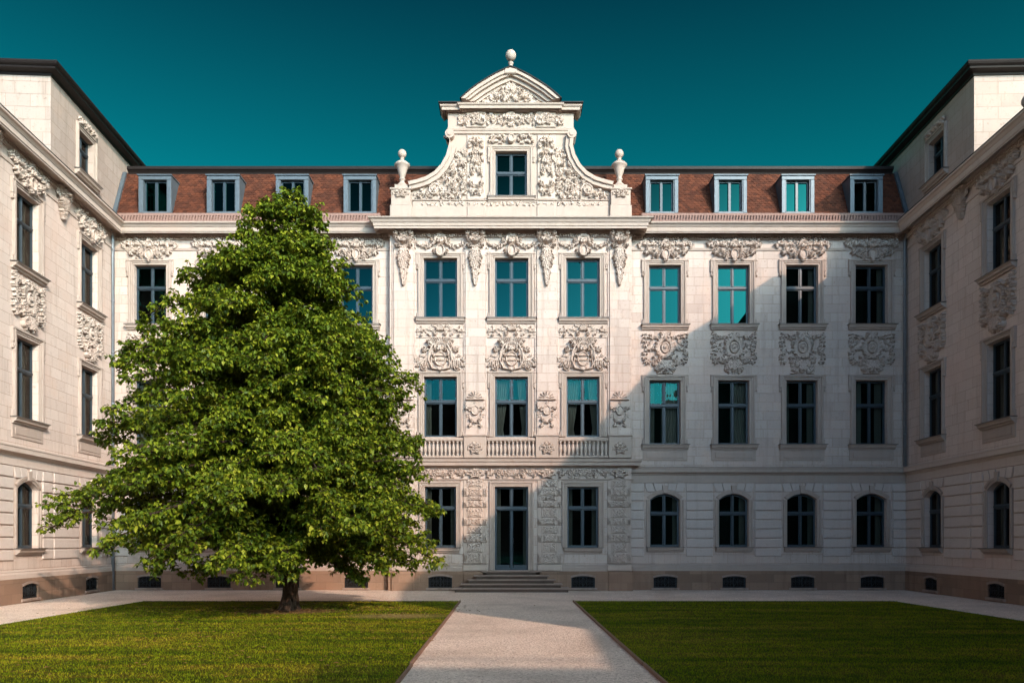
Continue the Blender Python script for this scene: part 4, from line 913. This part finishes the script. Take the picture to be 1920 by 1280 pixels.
def m_bark():
    m, nt, b = mat('dark_furrowed_bark'); o = coords(nt); mp = N(nt, 'ShaderNodeMapping'); mp.inputs['Scale'].default_value = (9, 9, 1.6); L(nt, o, mp.inputs[0])
    n = noise(nt, mp.outputs[0], 2.2, 7, .7); L(nt, ramp(nt, n.outputs[0], [(.3, (.014, .009, .006)), (.55, (.05, .03, .019)), (.8, (.12, .075, .05))]), b.inputs['Base Color']); bump(nt, b, n.outputs[0], 1.0, .06); b.inputs['Roughness'].default_value = .9; return m
PX = .01371
prof = [(365, 4, 10), (380, 30, 34), (395, 52, 52), (430, 98, 82), (470, 110, 104), (500, 148, 124), (520, 182, 136), (560, 208, 148), (600, 236, 158), (640, 272, 194), (690, 280, 234), (720, 298, 240), (775, 336, 234), (830, 346, 240), (870, 322, 262), (900, 342, 272), (930, 352, 270), (960, 340, 274), (1000, 322, 288), (1030, 300, 300), (1050, 255, 255), (1070, 200, 205), (1080, 120, 130)]
pz = np.array([(1015-p[0])*PX+EYE for p in prof])[::-1]; pL = np.array([p[1]*PX for p in prof])[::-1]; pR = np.array([p[2]*PX for p in prof])[::-1]
def reach(z, az):
    l, r = np.interp(z, pz, pL), np.interp(z, pz, pR); c = math.cos(az); side = r if c > 0 else l; avg = (l+r)/2*(.98 if z < 3.4 else .98-.16*min(1, (z-3.4)/1.5))
    f = 1.24 if math.sin(az) < -.35 and 1.4 < z < 3.6 else 1
    return f*avg*(1-abs(c)**1.5)+side*abs(c)**1.5
tree = thing('chestnut_tree', (TX, TY, 0)); tag(tree, 'full green broad crowned tree standing on the left lawn', 'tree')
tr_ = random.Random(12)
wood = M(); H_ = pz[-1]
def tx(z): return .10*math.sin(z*.7)-.0, .06*math.sin(z*.9+1)
zs = [0, .06, .2, .5, 1.0, 1.6, 2.4, 3.5, 5, 6.5, 8, 9.2, 10.3]; rad = [.36, .30, .235, .20, .185, .18, .17, .15, .125, .10, .07, .045, .015]
ringv = []; seg = 18
for z, r in zip(zs, rad):
    ox, oy = tx(z)
    for k in range(seg):
        a = 2*math.pi*k/seg; fl = 1+(.28*max(0, 1-z/.5))*math.sin(a*5+1)+.05*math.sin(a*3+z*2); ringv.append((ox+r*fl*math.cos(a), oy+r*fl*math.sin(a), z-.02))
wood.add(ringv, [(i*seg+k, i*seg+(k+1) % seg, (i+1)*seg+(k+1) % seg, (i+1)*seg+k) for i in range(len(zs)-1) for k in range(seg)], True)
wood.build('trunk', m_bark(), tree); limbs = M()
CL = []                                                    # leaf cluster seats: position, outward direction, size
az = 0; z = 1.15
while z < H_-.05:
    ring = max(5, int(5+reach(z, 0)*1.3+reach(z, 3.1)*.7))
    for k in range(ring):
        az += 2.39996+tr_.uniform(-.25, .25); zt_ = max(.95, z+tr_.uniform(-.30, .30)); Lb = reach(zt_, az)*(tr_.uniform(.80, 1.03) if tr_.random() < .8 else tr_.uniform(.5, .8))
        if Lb < .12: continue
        if k == 0 and 2.3 < z < 3.2: az = 3.14+tr_.uniform(-.12, .12); Lb = 5.8+.3*tr_.random(); zt_ = z
        zst = min(H_-.3, max(1.45, zt_-.05-Lb*tr_.uniform(.05, .22))); d = Vector((math.cos(az), math.sin(az), 0)); ox, oy = tx(zst)
        lift = tr_.uniform(.10, .22)*Lb; pts = []
        for i in range(8):
            t = i/7; pts.append(Vector((ox, oy, zst))+d*(Lb*t)+Vector((0, 0, (zt_-zst)*t+lift*math.sin(math.pi*t)*(.9)-.10*Lb*t*t*.5))+Vector((tr_.gauss(0, .03), tr_.gauss(0, .03), tr_.gauss(0, .02)))*Lb*.5)
        rb = .018+.012*Lb; limbs.tube(pts, [rb*(1-.85*i/7) for i in range(8)], 5)
        ntw = int(4+Lb*5.4)
        for q in range(ntw):
            t = .22+.78*(q+tr_.random())/ntw; i = min(6, int(t*7)); base = pts[i].lerp(pts[i+1], t*7-i) if t < 1 else pts[7]
            sd = 1 if q % 2 else -1; ta = az+sd*tr_.uniform(.5, 1.3); tl = tr_.uniform(.28, .62)*(1.15-.55*t)*min(1, .35+Lb*.35); td = Vector((math.cos(ta), math.sin(ta), tr_.uniform(-.45, .40)))
            tip = base+td*tl; limbs.tube([base, base.lerp(tip, .5)+Vector((0, 0, .03)), tip], [.009, .006, .003], 4)
            nc = max(2, int(tl/.054))
            for c in range(nc): CL.append((base.lerp(tip, (c+.6)/nc)+Vector((tr_.gauss(0, .06), tr_.gauss(0, .06), tr_.gauss(0, .085))), ta, .8+.3*tr_.random()))
        CL.append((pts[7], az, 1.0)); CL.append((pts[7]+d*.06+Vector((0, 0, .05)), az+.6, 1.0))
    z += .255
limbs.build('branches', bpy.data.materials['dark_furrowed_bark'], tree)
Pn = np.array([tuple(c[0]) for c in CL]); An = np.array([c[1] for c in CL]); Sn = np.array([c[2] for c in CL]); print('clusters', len(CL))
NL = 6; n = len(CL)
P5 = np.repeat(Pn, NL, 0); A5 = np.repeat(An, NL)+np.tile(np.linspace(-1.7, 1.7, NL), n)+rng.normal(0, .25, n*NL); S5 = np.repeat(Sn, NL)*rng.uniform(.75, 1.15, n*NL)
pitch = rng.normal(-.42, .38, n*NL); ln = .122*S5; wd = .041*S5; roll = rng.normal(0, .6, n*NL)
dx = np.stack([np.cos(A5)*np.cos(pitch), np.sin(A5)*np.cos(pitch), np.sin(pitch)], 1); sd = np.stack([-np.sin(A5), np.cos(A5), np.zeros_like(A5)], 1); nn = np.cross(dx, sd)
sd2 = sd*np.cos(roll)[:, None]+nn*np.sin(roll)[:, None]; nn2 = np.cross(dx, sd2)
b0 = P5+dx*.015
V = np.stack([b0, b0+dx*(ln*.55)[:, None]+sd2*wd[:, None]-nn2*(wd*.35)[:, None]*-1, b0+dx*ln[:, None]-np.array((0, 0, 1))*(ln*.22)[:, None], b0+dx*(ln*.55)[:, None]-sd2*wd[:, None]+nn2*(wd*.35)[:, None], b0+dx*(ln*.5)[:, None]], 1)
n = len(V); tri = np.array([[0, 1, 4], [1, 2, 4], [2, 3, 4], [3, 0, 4]])
F = (np.arange(n)[:, None, None]*5+tri[None]).reshape(-1)
me = bpy.data.meshes.new('crown'); me.vertices.add(n*5); me.vertices.foreach_set('co', V.reshape(-1)); me.loops.add(len(F)); me.loops.foreach_set('vertex_index', F.astype(np.int32)); me.polygons.add(len(F)//3); me.polygons.foreach_set('loop_start', np.arange(0, len(F), 3, dtype=np.int32)); me.update(calc_edges=True)
link('crown', me, m_leaf(), tree); print('leaves', n)
# ================================================================== dark block added far behind the viewer, seen only in the glass
fb = thing('reflection_block', (0, -112, 0)); tag(fb, 'long dark block added far behind the viewer to darken reflections in the lower windows', 'building')
m = M(); m.box(-70, 70, -10, 0, 0, 23); m.build('wall', 'dark_metal', fb); m = M(); m.prism([(-71, 23), (71, 23), (62, 27), (-62, 27)], -9, -1); m.build('roof', 'tile', fb)
# ================================================================== LIGHT, SKY, CAMERA
sx, sy, sz = -.64, 1.0, -.545
sd_ = Vector((sx, sy, sz)).normalized()
sun = bpy.data.lights.new('sun', 'SUN'); sun.energy = 3.35; sun.angle = math.radians(.53); sun.color = (1, .72, .555)
so = bpy.data.objects.new('sun', sun); COL.objects.link(so); so.rotation_euler = sd_.to_track_quat('-Z', 'Y').to_euler(); so.location = (30, -60, 40)
W = bpy.data.worlds.new('World'); SC.world = W; W.use_nodes = True; nt = W.node_tree; bg = nt.nodes['Background']
sky = N(nt, 'ShaderNodeTexSky', sky_type='NISHITA'); sky.sun_disc = False; sky.sun_elevation = math.asin(-sd_.z); sky.sun_rotation = math.atan2(-sx, -sy)
sky.altitude = 300; sky.air_density = 1.0; sky.dust_density = 2.5; sky.ozone_density = 1.5
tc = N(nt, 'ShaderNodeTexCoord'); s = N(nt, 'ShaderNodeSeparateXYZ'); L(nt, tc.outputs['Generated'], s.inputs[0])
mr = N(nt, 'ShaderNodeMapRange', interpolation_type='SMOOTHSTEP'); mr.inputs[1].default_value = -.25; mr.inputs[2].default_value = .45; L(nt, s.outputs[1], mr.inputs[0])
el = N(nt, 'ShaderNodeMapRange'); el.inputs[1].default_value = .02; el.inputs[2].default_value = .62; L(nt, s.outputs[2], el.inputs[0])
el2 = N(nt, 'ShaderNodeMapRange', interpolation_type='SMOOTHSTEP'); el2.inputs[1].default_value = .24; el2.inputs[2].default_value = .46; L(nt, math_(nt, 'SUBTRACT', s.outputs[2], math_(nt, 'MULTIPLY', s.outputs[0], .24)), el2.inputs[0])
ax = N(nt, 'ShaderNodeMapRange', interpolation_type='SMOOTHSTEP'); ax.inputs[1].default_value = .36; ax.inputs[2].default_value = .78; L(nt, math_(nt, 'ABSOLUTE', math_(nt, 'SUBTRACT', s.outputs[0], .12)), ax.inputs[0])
tint = mix(nt, mr.outputs[0], mix(nt, math_(nt, 'MAXIMUM', el2.outputs[0], ax.outputs[0]), (5.0, 7.5, 9.2), (.62, .70, .72)), mix(nt, el.outputs[0], (.004, 1.2, .84), (.004, .115, .125)))  # low southern sky, out of view, brightened to fill the shaded walls
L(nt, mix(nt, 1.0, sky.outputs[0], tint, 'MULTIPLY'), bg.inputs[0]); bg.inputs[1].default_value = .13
cam = bpy.data.cameras.new('camera'); co = bpy.data.objects.new('camera', cam); COL.objects.link(co); SC.camera = co
co.location = (0, -D, EYE); co.rotation_euler = (math.pi/2, 0, 0); cam.sensor_width = 36; cam.lens = 36*50*D/1920
cam.shift_x = (960-CX)/1920; cam.shift_y = (HY-640)/1920; cam.clip_end = 2000; cam.clip_start = .1
SC.view_settings.view_transform = 'Standard'; SC.view_settings.look = 'None'; SC.view_settings.exposure = .34; SC.view_settings.gamma = 1
